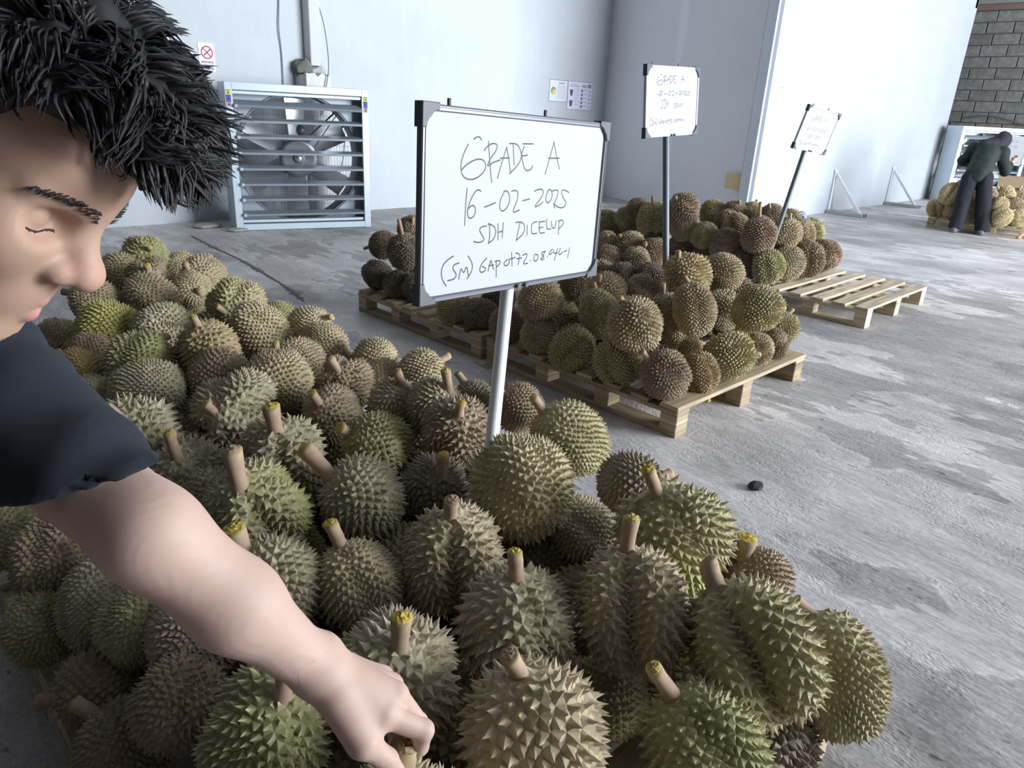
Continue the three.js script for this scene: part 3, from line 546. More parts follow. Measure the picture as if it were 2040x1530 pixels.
function spinyHusk({ N, ratio, lobes, depth, rise, seed, hook = 0.25, fine = true }) {
  const r = rng(seed), sites = [], G = Math.PI * (3 - Math.sqrt(5));
  for (let i = 0; i < N; i++) {
    const y = 1 - 2 * (i + 0.5) / N, q = Math.sqrt(1 - y * y), a = i * G, j = 0.62 / Math.sqrt(N);
    sites.push(V(Math.cos(a) * q + (r() - 0.5) * 2 * j, y + (r() - 0.5) * 2 * j, Math.sin(a) * q + (r() - 0.5) * 2 * j).normalize());
  }
  const grooves = []; for (let k = 0; k < lobes; k++) grooves.push([k / lobes * 2 * Math.PI + (k ? (r() - 0.5) * 0.5 : 0), k ? 0.35 + r() * 0.75 : 1.15]);
  const bx = (r() - 0.5) * 0.12, bz = (r() - 0.5) * 0.12, taper = 0.06 + r() * 0.06, o = r() * 50;
  const radius = (d) => {   // distance of the body surface from the centre along the unit direction d
    const s2 = Math.max(0, 1 - d.y * d.y), f = Math.atan2(d.x, d.z);
    let k = 1 / Math.sqrt(s2 + (d.y / ratio) ** 2);
    let cut = 0;
    for (const [g, w] of grooves) { let e = Math.abs(((f - g) % (2 * Math.PI) + 3 * Math.PI) % (2 * Math.PI) - Math.PI); cut += w * Math.exp(-((e / 0.30) ** 2)); }
    k *= 1 - depth * Math.min(1.2, cut) * Math.sqrt(s2) ;
    k *= 1 - taper * d.y * (d.y > 0 ? 0.3 : -1) * 0.8 + bx * d.x + bz * d.z + 0.11 * (noise3(d.x * 1.7 + o, d.y * 1.7, d.z * 1.7) - 0.5);
    return k;
  };
  const base = (d) => d.clone().multiplyScalar(radius(d));
  const normal = (d) => {
    const t = Math.abs(d.y) < 0.9 ? V(0, 1, 0) : V(1, 0, 0), u = t.cross(d).normalize(), v = d.clone().cross(u), e = 0.03;
    const p = base(d), a = base(d.clone().addScaledVector(u, e).normalize()), b = base(d.clone().addScaledVector(v, e).normalize());
    return a.sub(p).cross(b.sub(p)).normalize();
  };
  const hull = new ConvexHull().setFromPoints(sites), ring = sites.map(() => []), number = new Map(sites.map((p, i) => [p, i])), corners = [];
  for (const face of hull.faces) {
    const c = face.normal.clone(), id = corners.length; corners.push(c);
    let e = face.edge; do { ring[number.get(e.head().point)].push(id); e = e.next; } while (e !== face.edge);
  }
  const pos = [], kind = [], who = [], idx = [], put = (p, k, w) => { pos.push(p.x, p.y, p.z); kind.push(k); who.push(w); return pos.length / 3 - 1; };
  corners.forEach((c) => put(base(c), 0, -1));
  const space = Math.sqrt(4 * Math.PI / N);
  sites.forEach((s, i) => {
    const n = normal(s), u = (Math.abs(n.y) < 0.9 ? V(0, 1, 0) : V(1, 0, 0)).cross(n).normalize(), v = n.clone().cross(u), p = base(s);
    const around = ring[i].map((id) => [Math.atan2(corners[id].clone().sub(s).dot(v), corners[id].clone().sub(s).dot(u)), id]).sort((a, b) => a[0] - b[0]).map((a) => a[1]);
    const pole = smooth(0.97, 0.88, Math.abs(s.y)), h = space * rise * (0.78 + 0.44 * r()) * (0.45 + 0.55 * pole), lean = (0.1 + hook * r()) * space;
    const dir = V(0, -1, 0).addScaledVector(n, n.y).add(u.clone().multiplyScalar((r() - 0.5) * 1.4)).add(v.clone().multiplyScalar((r() - 0.5) * 1.4)).normalize();
    const tip = put(p.clone().addScaledVector(n, h).addScaledVector(dir, lean), 2, i), core = p.clone().addScaledVector(n, h * 0.3).addScaledVector(dir, lean * 0.15);
    if (fine) {
      const mid = around.map((id) => { const c = V(pos[id * 3], pos[id * 3 + 1], pos[id * 3 + 2]); return put(c.lerp(core, 0.56).addScaledVector(n, h * 0.10), 1, i); });
      around.forEach((id, k) => { const m = (k + 1) % around.length; idx.push(id, around[m], mid[m], id, mid[m], mid[k], mid[k], mid[m], tip); });
    } else around.forEach((id, k) => idx.push(id, around[(k + 1) % around.length], tip));
  });
  // the whole fruit, spines included, is brought to a mean radius of one
  let mean = 0, top = 0; for (let i = 0; i < pos.length; i += 3) if (kind[i / 3] === 2) { mean += Math.hypot(pos[i], pos[i + 1] / ratio, pos[i + 2]); }
  mean = mean / N * Math.pow(ratio, 0.45); for (let i = 0; i < pos.length; i++) pos[i] /= mean;
  top = radius(V(0, 1, 0)) / mean;
  const g = new THREE.BufferGeometry(); g.setAttribute('position', new THREE.Float32BufferAttribute(pos, 3)); g.setIndex(idx);
  g.userData = { kind, who, sites, seed, top };
  return g;
}
function paint(shape, tint, seed, flank) {   // rind pigments spine by spine
  const t = TINT[tint], { kind, who, sites } = shape.userData, c = new Float32Array(kind.length * 3), r = rng(seed * 31 + 7), o = seed * 7.3;
  const pd = V(r() - 0.5, r() - 0.3, r() - 0.5).normalize();
  const tone = sites.map((s) => {
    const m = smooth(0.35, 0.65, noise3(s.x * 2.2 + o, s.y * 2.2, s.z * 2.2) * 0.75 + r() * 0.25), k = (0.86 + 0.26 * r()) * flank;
    let q = mix3(t.a, t.b, m).map((x) => x * k), e = q;
    const rust = smooth(0.66, 0.8, noise3(s.x * 3.1 - o, s.y * 3.1 + 9, s.z * 3.1)); q = mix3(q, [0.30, 0.22, 0.15], rust * 0.6);
    if (t.patch) q = mix3(q, t.patch, smooth(1 - t.size, 1 - t.size + 0.3, s.dot(pd) + (noise3(s.x * 4 + o, s.y * 4, s.z * 4) - 0.5) * 0.5));
    return q;
  });
  const p = shape.attributes.position;
  for (let i = 0; i < kind.length; i++) {
    let q;
    if (kind[i] === 0) { const k = (0.9 + 0.2 * hash3(i, seed, 3)) * flank; q = t.seam.map((x) => x * k); }
    else if (kind[i] === 1) q = tone[who[i]];
    else q = mix3(tone[who[i]], hash3(who[i], seed, 5) < 0.78 ? [t.tip[0] * 1.9, t.tip[1] * 1.95, t.tip[2] * 1.9] : t.tip, 0.35 + 0.5 * hash3(who[i], seed, 11));   // dry corky tips, a few of them brown
    c[i * 3] = q[0]; c[i * 3 + 1] = q[1]; c[i * 3 + 2] = q[2];
  }
  const g = new THREE.BufferGeometry(); g.setAttribute('position', shape.attributes.position); g.setIndex(shape.index); g.setAttribute('color', new THREE.BufferAttribute(c, 3));
  g.userData = { top: shape.userData.top };
  return g;
}
const KIND = {   // fruit shapes: round, oval, lobed, long, coarse, fine
  r: { N: 560, ratio: 1.05, lobes: 4, depth: 0.11, rise: 0.92 },
  o: { N: 580, ratio: 1.20, lobes: 5, depth: 0.16, rise: 0.92 },
  l: { N: 600, ratio: 1.16, lobes: 4, depth: 0.34, rise: 0.95 },
  g: { N: 660, ratio: 1.42, lobes: 4, depth: 0.15, rise: 0.9 },
  c: { N: 430, ratio: 1.08, lobes: 5, depth: 0.14, rise: 0.98, hook: 0.4 },
  f: { N: 640, ratio: 1.10, lobes: 5, depth: 0.12, rise: 0.92 },
};
const shapes = {}, husks = {};
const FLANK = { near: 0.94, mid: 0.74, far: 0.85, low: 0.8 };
function huskFor(level, kind, tint, pick) {
  const key = level + kind + pick, k = KIND[kind], full = level === 'near';
  shapes[key] ??= spinyHusk({ ...k, N: full ? k.N : level === 'mid' ? Math.round(k.N * 1.12) : Math.round(k.N * 0.8), rise: full ? k.rise : level === 'mid' ? k.rise * 1.05 : 0.8, seed: 100 + kind.charCodeAt(0) * 13 + pick * 7, fine: full });
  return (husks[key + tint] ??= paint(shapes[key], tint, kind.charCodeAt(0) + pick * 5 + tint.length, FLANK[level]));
}
const rindMat = flat({ vertexColors: true, roughness: 0.72 });
// stems: barky, slightly bent, flaring to the cut
function stemShape(seed, flare) {
  const r = rng(seed), pts = [], rad = [], b = (r() - 0.5) * 0.25, b2 = (r() - 0.5) * 0.25;
  for (let i = 0; i <= 8; i++) { const t = i / 8; pts.push(V(b * t * t, t, b2 * t * t)); rad.push(0.155 + 0.05 * Math.exp(-t * 9) + flare * t * t + (r() - 0.5) * 0.014); }
  const g = tube(pts, rad, 12);
  colored(g, (x, y, z) => { const k = 0.8 + 0.4 * noise3(x * 30 + seed, y * 6, z * 30), y2 = smooth(0.78, 1, y + (noise3(x * 20, y * 20, z * 20 + seed) - 0.5) * 0.35); return mix3([0.40 * k, 0.275 * k, 0.19 * k], [0.42 * k, 0.33 * k, 0.15 * k], y2); });
  const cap = new THREE.SphereGeometry(1, 12, 6, 0, 2 * Math.PI, 0, Math.PI / 2), p = cap.attributes.position, R = rad[8] * 1.0;
  for (let i = 0; i < p.count; i++) { const k = hash3(Math.round(p.getX(i) * 99), Math.round(p.getZ(i) * 99), seed); p.setXYZ(i, p.getX(i) * R + b, 0.975 + p.getY(i) * (0.05 + 0.08 * k), p.getZ(i) * R + b2); }
  return [g, cap];
}
const stemShapes = [0, 1, 2, 3, 4].map((i) => stemShape(40 + i, [0.0, 0.02, 0.05, 0.01, 0.035][i]));
const stemMat = std({ vertexColors: true, roughness: 0.8 }), cutMats = [flat({ color: rgb(0.52, 0.38, 0.07) }), flat({ color: rgb(0.46, 0.35, 0.11) }), flat({ color: rgb(0.33, 0.23, 0.14) })];
const Y_UP = V(0, 1, 0);
function durian(row, level, group, i) {
  const [label, tint, kind, x, y, z, r, qx, qy, qz, qw, sx, sy, sz, sl] = row, R = r / 1000;
  const t = thing('durian', label, 'durian', [x / 1000, y / 1000, z / 1000], 0, group);
  t.quaternion.set(qx, qy, qz, qw).normalize();
  const geo = huskFor(level, kind, tint, i % 2), husk = part('husk', geo, rindMat, t); husk.scale.setScalar(R * (level === 'near' ? 1.07 : 1.11));
  const long = sl !== undefined;
  if (long || level !== 'low') {
    const [sg, cg] = stemShapes[i % 5], L = long ? sl / 1000 : 0.045, d = long ? V(sx, sy, sz).normalize() : V(0.1, 1, 0.1).normalize();
    const width = level === 'near' ? (label.includes('thick') || label.includes('fat') ? 0.108 : 0.083) : 0.07;
    const s = part('stem', sg, stemMat, t);
    s.position.set(0, geo.userData.top * R * 0.93, 0); s.quaternion.setFromUnitVectors(Y_UP, d); s.scale.set(width, L + geo.userData.top * R * 0.07, width);
    part('cut_end', cg, cutMats[label.includes('yellow') ? 0 : (i * 7) % 3], s);
  }
  return t;
}
NEAR_ROWS.forEach((row, i) => durian(row, 'near', 'durians heaped on the near pallets', i));
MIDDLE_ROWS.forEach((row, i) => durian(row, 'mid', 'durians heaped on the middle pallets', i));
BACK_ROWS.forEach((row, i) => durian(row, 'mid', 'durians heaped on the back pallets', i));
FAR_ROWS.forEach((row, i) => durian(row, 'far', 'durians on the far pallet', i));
// fruit of the lower layers, glimpsed only in the dark gaps
{
  const r = rng(2024), placed = [...NEAR_ROWS, ...MIDDLE_ROWS, ...BACK_ROWS, ...FAR_ROWS].map((a) => [a[3] / 1000, a[4] / 1000, a[5] / 1000, a[6] / 1000]);
  let n = 0;
  const fill = (x0, x1, z0, z1, where, level) => {
    for (const y of [0.232]) for (let x = x0; x <= x1 + 1e-6; x += (x1 - x0) / Math.round((x1 - x0) / 0.215)) for (let z = z0; z >= z1; z -= 0.205) {
      const p = [x + (r() - 0.5) * 0.03, y + r() * 0.01, z + (r() - 0.5) * 0.03], R = 0.098;
      if (placed.some((q) => Math.hypot(p[0] - q[0], p[1] - q[1], p[2] - q[2]) < (R + q[3]) * 0.78)) continue;
      if (!placed.some((q) => q[1] > 0.3 && Math.hypot(p[0] - q[0], p[2] - q[2]) < 0.2)) continue;
      placed.push([...p, R]);
      const u = V(r() - 0.5, (r() - 0.5) * 0.6, r() - 0.5).normalize(), q = new THREE.Quaternion().setFromUnitVectors(Y_UP, u);
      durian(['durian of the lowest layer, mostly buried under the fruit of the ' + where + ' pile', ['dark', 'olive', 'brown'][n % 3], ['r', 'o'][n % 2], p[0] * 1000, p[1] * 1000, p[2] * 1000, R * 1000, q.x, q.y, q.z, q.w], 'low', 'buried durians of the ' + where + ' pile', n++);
    }
  };
  fill(0.24, 1.24, -0.35, -3.95, 'near'); fill(2.56, 3.5, -1.6, -3.8, 'middle'); fill(5.08, 6.0, -2.5, -3.95, 'back'); fill(11.55, 12.4, -2.2, -3.1, 'far');
}
// ---------------------------------------------------------------- pallets
const woodMats = [0, 1, 2, 3].map((i) => {
  const a = fbm(3, 26, 4, 800 + i, 0.6), b = fbm(6, 90, 3, 820 + i, 0.5), c = fbm(5, 5, 3, 840 + i), kx = 0.2 + 0.2 * i, ky = 0.5;
  const t = texture(512, 256, (u, v) => {
    const k = Math.hypot((u - kx) * 2.2, (v - ky) * 5), knot = smooth(0.16, 0.05, k) * 0.5;
    const g = 0.66 + (a(u, v + 0.03 * c(u, v)) - 0.5) * 0.3 + (b(u, v) - 0.5) * 0.14 + (c(u, v) - 0.5) * 0.14 - knot * 0.5;
    return [g * 1.04, g * 0.945, g * 0.79 - (c(v, u) - 0.5) * 0.06];
  }, true);
  t.repeat.set(1 / 0.9, 1 / 0.3); t.offset.set(i * 0.23, i * 0.31);
  return flat({ map: t, color: [rgb(0.95, 0.95, 0.95), rgb(1.08, 1.05, 1.0), rgb(0.85, 0.80, 0.76), rgb(0.72, 0.66, 0.62)][i], roughness: 0.82 });
});
const freshMats = woodMats.map((m, i) => { const n = m.clone(); n.color = [rgb(1.35, 1.38, 1.45), rgb(1.5, 1.5, 1.55), rgb(1.2, 1.2, 1.25), rgb(1.1, 1.08, 1.08)][i]; return n; });   // newly sawn boards
const woodGeo = { deck: bevelBox(1.2, 0.02, 0.095, 0.003), stringer: bevelBox(0.095, 0.02, 1.2, 0.003), runner: bevelBox(0.09, 0.024, 1.2, 0.003), block: bevelBox(0.09, 0.075, 0.085, 0.003) };
function pallet(label, x, z, turn, seed, fresh) {   // x, z: the middle of the pallet on the floor; deck boards run along x
  const t = thing('pallet', label, 'pallet', [x, 0, z], turn, 'wooden pallets on the hall floor'), r = rng(seed), w = () => (fresh ? freshMats : woodMats)[Math.min(3, Math.floor(r() * 3.4))];
  for (const px of [-0.553, 0, 0.553]) {
    part('runner', woodGeo.runner, w(), t).position.set(px, 0.012, 0);
    for (const pz of [-0.557, -0.19, 0.19, 0.557]) part('block', woodGeo.block, w(), t).position.set(px, 0.0615, pz);
    part('stringer', woodGeo.stringer, w(), t).position.set(px, 0.109, 0);
  }
  for (let i = 0; i < 8; i++) { const b = part('deck_board', woodGeo.deck, w(), t); b.position.set((r() - 0.5) * 0.008, 0.129, -0.5525 + i * 0.1579 + (r() - 0.5) * 0.012); b.rotation.y = (r() - 0.5) * 0.012; }
  return t;
}
pallet('pallet under the near durian heap, bare board ends showing on the shaded side', 0.73, -0.90, 0, 1);
pallet('pallet under the middle of the near durian heap', 0.73, -2.13, 0, 2);
pallet('pallet under the far tip of the near durian heap', 0.73, -3.36, 0, 3);
pallet('pallet of the middle row, its bare corner beside the big whiteboard', 3.034, -3.272, 0, 4);
pallet('pallet of the middle row with a free end board facing the open floor', 3.034, -2.03, 0, 5);
pallet('half empty pallet with bare pale deck boards', 5.566, -2.2, 0, 6, true);
pallet('pallet buried under the back durian heap', 5.566, -3.43, 0, 7);
pallet('far pallet by the block wall, behind the standing worker', 11.97, -2.62, 0.10, 8);

// ---------------------------------------------------------------- whiteboards on poles
PEN.five = [PEN.date[PEN.date.length - 1]];
function writing(ctx, w, h, groups, color, width, blur = 0) {
  ctx.strokeStyle = color; ctx.lineWidth = width; ctx.lineCap = ctx.lineJoin = 'round';
  for (const [set, dx, dy, kx, ky, ox, oy] of groups) for (const s of PEN[set]) {
    const p = []; for (let i = 0; i < s.length; i += 2) p.push([((s[i] / 1000 - ox) * kx + ox + dx) * w, ((s[i + 1] / 1000 - oy) * ky + oy + dy) * h]);
    ctx.beginPath(); ctx.moveTo(...p[0]);
    for (let i = 1; i < p.length - 1; i++) ctx.quadraticCurveTo(p[i][0], p[i][1], (p[i][0] + p[i + 1][0]) / 2, (p[i][1] + p[i + 1][1]) / 2);
    ctx.lineTo(...p[p.length - 1]); ctx.stroke();
  }
}
const basis = (r, u, n) => new THREE.Quaternion().setFromRotationMatrix(new THREE.Matrix4().makeBasis(V(...r).normalize(), V(...u).normalize(), V(...n).normalize()));
function whiteboard(label, group, { pos, q, w, h, rails, caps, draw, poleTo, poleR, poleColor, poleTop = [0, 0], capSize, res = 1200, tone = 0.52 }) {
  const t = thing('whiteboard', label, 'whiteboard', pos, 0, group); t.quaternion.copy(q);
  const map = canvasTexture(res, Math.round(res * h / w), draw), sheet = new THREE.BoxGeometry(w - 0.012, h - 0.012, 0.008), uv = sheet.attributes.uv;
  for (let i = 0; i < 16; i++) uv.setXY(i, 0.02, 0.02); for (let i = 20; i < 24; i++) uv.setXY(i, 0.02, 0.02);
  part('writing_surface', sheet, new THREE.MeshPhysicalMaterial({ map, color: rgb(tone, tone, tone), roughness: 0.55 }), t);
  const rail = (g, x, y) => { const m = part('frame_rail', g, rails, t); m.position.set(x, y, 0); return m; };
  const rw = 0.013 * h / 0.4;
  const hr = mergeGeometries([bevelBox(w, rw, 0.018, 0.002), bevelBox(w, rw * 0.3, 0.021, 0.001, [0, rw * 0.18, 0])]), vr = mergeGeometries([bevelBox(rw, h, 0.018, 0.002), bevelBox(rw * 0.3, h, 0.021, 0.001, [rw * 0.18, 0, 0])]);
  rail(hr, 0, h / 2 - rw / 2); rail(hr, 0, -h / 2 + rw / 2); rail(vr, -w / 2 + rw / 2, 0); rail(vr, w / 2 - rw / 2, 0);
  const s = capSize, sh = new THREE.Shape(); sh.moveTo(0, 0); sh.lineTo(s, 0); sh.lineTo(s, s * 0.22); sh.quadraticCurveTo(s * 0.62, s * 0.30, s * 0.55, s * 0.5); sh.quadraticCurveTo(s * 0.32, s * 0.6, s * 0.24, s); sh.lineTo(0, s); sh.closePath();
  const cap = new THREE.ExtrudeGeometry(sh, { depth: 0.022, bevelEnabled: true, bevelSize: 0.0015, bevelThickness: 0.0015, bevelSegments: 1, curveSegments: 4 }); cap.translate(0, 0, -0.011);
  for (const [cx, cy, rot] of [[-1, -1, 0], [1, -1, Math.PI / 2], [1, 1, Math.PI], [-1, 1, -Math.PI / 2]]) { const c = part('corner_cap', cap, caps, t); c.position.set(cx * (w / 2 + 0.002), cy * (h / 2 + 0.002), 0); c.rotation.z = rot; }
  const bolt = new THREE.CylinderGeometry(0.006, 0.006, 0.012, 10); bolt.rotateX(Math.PI / 2);
  for (const bx of [-0.012, 0.018]) part('bolt', bolt, caps, t).position.set(poleTop[0] + bx, -h / 2 + rw / 2, 0.012);
  const peg = new THREE.CylinderGeometry(0.004, 0.004, 0.02, 8); part('bolt', peg, caps, t).position.set(w * 0.1, h / 2 + 0.004, 0); part('bolt', peg, caps, t).position.set(-w * 0.38, h / 2 + 0.004, 0);
  const local = (p) => V(...p).sub(t.position).applyQuaternion(q.clone().invert());
  const b = local(poleTo), a = V(poleTop[0], -h / 2 + 0.02, -0.012 - poleR);
  const d = b.clone().sub(a);
  part('pole', tube([a, a.clone().addScaledVector(d, 0.5), b], poleR, 16), std({ color: poleColor, roughness: 0.4 }), t);
  return t;
}
const darkRail = flat({ color: rgb(0.14, 0.14, 0.16), metalness: 0.4, roughness: 0.35 }), capDark = flat({ color: rgb(0.085, 0.085, 0.10), roughness: 0.5 }), paleRail = flat({ color: rgb(0.66, 0.68, 0.70), metalness: 0.3, roughness: 0.4 });
const board = (ink, width, groups, smudge) => (ctx, w, h) => {
  ctx.fillStyle = '#eef1f6'; ctx.fillRect(0, 0, w, h);
  const r = rng(smudge); for (let i = 0; i < 60; i++) { ctx.fillStyle = 'rgba(150,160,175,' + (0.02 + r() * 0.05) + ')'; ctx.beginPath(); ctx.ellipse(r() * w, r() * h, 2 + r() * 14, 1 + r() * 5, r() * 3, 0, 7); ctx.fill(); }
  writing(ctx, w, h, groups, ink, width);
};
whiteboard('large whiteboard on a white pole reading GRADE A and 16-02-2025', 'whiteboards with lot notes', {
  pos: [1.222, 1.068, -1.214], q: basis([0.994, -0.04, -0.10], [0.038, 0.999, -0.025], [0.101, 0.021, 0.995]), w: 0.668, h: 0.4, rails: darkRail, caps: capDark, capSize: 0.045,
  draw: board('#22262b', 5.4, [['grade', 0, 0, 1, 1, 0, 0], ['one', 0, 0, 1, 1, 0, 0], ['six', 0, 0, 1, 1, 0, 0], ['date', 0, 0, 1, 1, 0, 0], ['sdh', 0, 0, 1, 1, 0, 0], ['di', 0, 0, 1, 1, 0, 0], ['celup', 0, 0, 1, 1, 0, 0], ['code', 0, 0, 1, 1, 0, 0]], 1),
  poleTo: [0.945, 0.16, -1.025], poleR: 0.0165, poleColor: rgb(0.86, 0.86, 0.88), poleTop: [0.0, 0],
});
whiteboard('smaller whiteboard on a straight grey pole reading 15-02-2025, before the grey wall', 'whiteboards with lot notes', {
  pos: [3.39, 1.351, -2.295], q: basis([0.996, 0.041, -0.075], [-0.047, 0.996, -0.076], [0.072, 0.079, 0.994]), w: 0.54, h: 0.342, rails: paleRail, caps: capDark, capSize: 0.05,
  draw: board('#2f353c', 6.5, [['grade', 0.02, -0.02, 1, 0.68, 0.2, 0.12], ['one', 0.05, -0.06, 1, 0.52, 0.21, 0.39], ['five', -0.47, -0.06, 1.1, 0.52, 0.75, 0.39], ['date', 0.03, -0.06, 1.06, 0.52, 0.21, 0.39], ['sdh', 0.02, -0.14, 1.05, 1.3, 0.25, 0.62], ['celup', -0.03, -0.08, 0.85, 0.8, 0.55, 0.6], ['code', -0.02, -0.04, 0.95, 0.8, 0.1, 0.78]], 2),
  poleTo: [3.305, 0.14, -2.09], poleR: 0.018, poleColor: rgb(0.15, 0.165, 0.19),
});
whiteboard('small tilted whiteboard with faint writing on a leaning grey pole', 'whiteboards with lot notes', {
  pos: [5.286, 1.235, -2.332], q: basis([0.992, -0.1, 0.071], [0.085, 0.978, 0.189], [-0.089, -0.181, 0.979]), w: 0.463, h: 0.29, rails: paleRail, caps: capDark, capSize: 0.04, tone: 0.44,
  draw: board('#68727f', 6, [['grade', 0.02, 0.0, 0.85, 0.7, 0.3, 0.2], ['one', 0, 0, 1, 0.7, 0.3, 0.5], ['six', 0, 0, 1, 0.7, 0.3, 0.5], ['date', 0, 0, 1, 0.7, 0.3, 0.5], ['sdh', 0.04, 0.0, 0.9, 0.9, 0.3, 0.65], ['celup', -0.05, 0, 0.9, 0.9, 0.6, 0.65], ['code', 0.0, 0.0, 0.9, 0.8, 0.12, 0.88]], 3),
  poleTo: [5.10, 0.26, -2.44], poleR: 0.017, poleColor: rgb(0.13, 0.15, 0.16),
});
whiteboard('pale whiteboard beyond the headscarf of the far worker', 'whiteboards with lot notes', {
  pos: [13.42, 1.05, -2.84], q: basis([0.34, -0.05, 0.94], [0.15, 0.98, 0.02], [-0.93, 0.12, 0.34]), w: 0.38, h: 0.42, rails: paleRail, caps: capDark, capSize: 0.03, tone: 0.42, res: 400,
  draw: board('#8a909a', 3, [['grade', 0, 0, 0.8, 0.5, 0.3, 0.15], ['date', 0, -0.12, 0.8, 0.6, 0.3, 0.5]], 4),
  poleTo: [13.44, 0.0, -2.86], poleR: 0.014, poleColor: rgb(0.3, 0.32, 0.34),
});

// ---------------------------------------------------------------- box fans
const galv = flat({ color: rgb(0.56, 0.63, 0.69), metalness: 0.35, roughness: 0.42 }), galvDark = flat({ color: rgb(0.30, 0.34, 0.38), metalness: 0.45, roughness: 0.45 }), steelShine = new THREE.MeshStandardMaterial({ color: rgb(0.62, 0.64, 0.66), metalness: 0.85, roughness: 0.28, side: THREE.DoubleSide }), blackish = flat({ color: rgb(0.05, 0.055, 0.06), roughness: 0.5 });
function boxFan(label, pos, turn, stickers, clean) {
  const t = thing('exhaust_fan', label, 'fan', pos, turn, 'square exhaust fans standing on the floor'), S = 1.38, D = 0.45, e = 0.07;
  for (const s of [-1, 1]) {
    part('casing_side', bevelBox(0.012, S, D, 0.003), galv, t).position.set(s * (S / 2 - 0.006), S / 2, -D / 2);
    part('frame_rail', bevelBox(e, S, 0.03, 0.004), galv, t).position.set(s * (S / 2 - e / 2), S / 2, 0.0);
    part(s < 0 ? 'casing_bottom' : 'casing_top', bevelBox(S - 0.03, 0.012, D, 0.003), galv, t).position.set(0, S / 2 + s * (S / 2 - 0.006), -D / 2);
    part('frame_rail', bevelBox(S - 2 * e + 0.004, e * (s > 0 ? 1 : 0.9), 0.03, 0.004), galv, t).position.set(0, S / 2 + s * (S / 2 - e / 2), 0.0);
    part('frame_rail', bevelBox(S - 2 * e, 0.03, 0.05, 0.004), galv, t).position.set(0, S / 2 + s * (S / 2 - e - 0.02), -0.03);
  }
  // louvre slats, swung open: a flat leaf with a rolled lower lip
  for (let i = 0; i < 8; i++) {
    const y = 0.175 + i * 0.1465, leaf = mergeGeometries([bevelBox(1.235, 0.004, 0.105, 0.0012), bevelBox(1.235, 0.022, 0.007, 0.0012, [0, -0.008, 0.052])]);
    const l = part('louvre', leaf, galvDark, t); l.position.set(0, y, -0.005); l.rotation.x = i === 7 ? 0.45 : 0.20;
    part('hinge', bevelBox(0.03, 0.03, 0.012, 0.002), galv, l).position.set(-0.60, -0.006, 0.055);
  }
  // front plate with the round mouth, and its rolled collar
  const sh = new THREE.Shape(), hole = new THREE.Path(); sh.moveTo(-0.67, -0.67); sh.lineTo(0.67, -0.67); sh.lineTo(0.67, 0.67); sh.lineTo(-0.67, 0.67); sh.closePath(); hole.absarc(0, 0, 0.615, 0, 2 * Math.PI, true); sh.holes.push(hole);
  const plate = new THREE.ExtrudeGeometry(sh, { depth: 0.004, bevelEnabled: false, curveSegments: 48 });
  part('mouth_plate', plate, galvDark, t).position.set(0, S / 2, -0.14);
  const prof = [[0.63, 0.0], [0.615, -0.01], [0.612, -0.06], [0.612, -0.24], [0.622, -0.24], [0.622, -0.01]].map(([a, b]) => new THREE.Vector2(a, b)), collar = new THREE.LatheGeometry(prof, 56); collar.rotateX(Math.PI / 2);
  part('collar', collar, std({ color: rgb(0.16, 0.18, 0.20), metalness: 0.4, roughness: 0.5, side: THREE.DoubleSide }), t).position.set(0, S / 2, -0.13);
  // six twisted blades, hub, pulley
  const wheel = part('hub', new THREE.CylinderGeometry(0.09, 0.09, 0.06, 24).rotateX(Math.PI / 2), steelShine, t); wheel.position.set(0, S / 2, -0.27);
  for (let i = 0; i < 6; i++) {
    const p = new THREE.PlaneGeometry(0.48, 0.24, 8, 4), q = p.attributes.position;
    for (let k = 0; k < q.count; k++) { const x = q.getX(k) + 0.33, y = q.getY(k) * (0.7 + 0.5 * x), tw = 0.75 - x * 0.75; q.setXYZ(k, x, y * Math.cos(tw), y * Math.sin(tw) - 0.8 * y * y); }
    p.computeVertexNormals();
    part('blade', p, steelShine, wheel).rotation.z = i * Math.PI / 3 + 0.5;
  }
  const pp = [[0, 0.02], [0.03, 0.025], [0.05, 0.012], [0.07, 0.018], [0.15, 0.012], [0.185, 0.02], [0.19, 0], [0.185, -0.02], [0, -0.02]].map(([a, b]) => new THREE.Vector2(a, b)), pulley = new THREE.LatheGeometry(pp, 40); pulley.rotateX(Math.PI / 2);
  part('pulley', pulley, std({ color: rgb(0.10, 0.11, 0.12), metalness: 0.5, roughness: 0.35 }), t).position.set(0, S / 2, -0.20);
  const bossP = [[0, 0.03], [0.02, 0.03], [0.045, 0.015], [0.05, -0.01]].map(([a, b]) => new THREE.Vector2(a, b)), boss = new THREE.LatheGeometry(bossP, 24); boss.rotateX(Math.PI / 2);
  part('pulley_boss', boss, steelShine, t).position.set(0, S / 2, -0.185);
  part('bearing', new THREE.SphereGeometry(0.055, 16, 12), blackish, t).position.set(0.06, S / 2 + 0.27, -0.3);
  part('post', bevelBox(0.06, 1.3, 0.03, 0.004), galvDark, t).position.set(-0.02, S / 2, -0.36);
  part('post', bevelBox(0.05, 0.6, 0.03, 0.004), galvDark, t).position.set(0.09, 0.36, -0.36);
  for (const [a, b] of [[[0.58, 1.27, -0.33], [0.10, 0.86, -0.31]], [[0.60, 1.10, -0.33], [0.22, 0.70, -0.31]], [[0.3, 0.46, -0.33], [0.52, 0.2, -0.33]]]) part('stay_rod', tube([a, b], 0.009, 8), blackish, t);
  part('belt', tube([[0.17, 0.80, -0.19], [0.38, 1.08, -0.19], [0.50, 1.22, -0.19]], 0.006, 6), blackish, t);
  // motor in the upper corner
  const motor = part('motor', new THREE.CylinderGeometry(0.085, 0.085, 0.18, 24).rotateX(Math.PI / 2), blackish, t); motor.position.set(0.50, 1.24, -0.24);
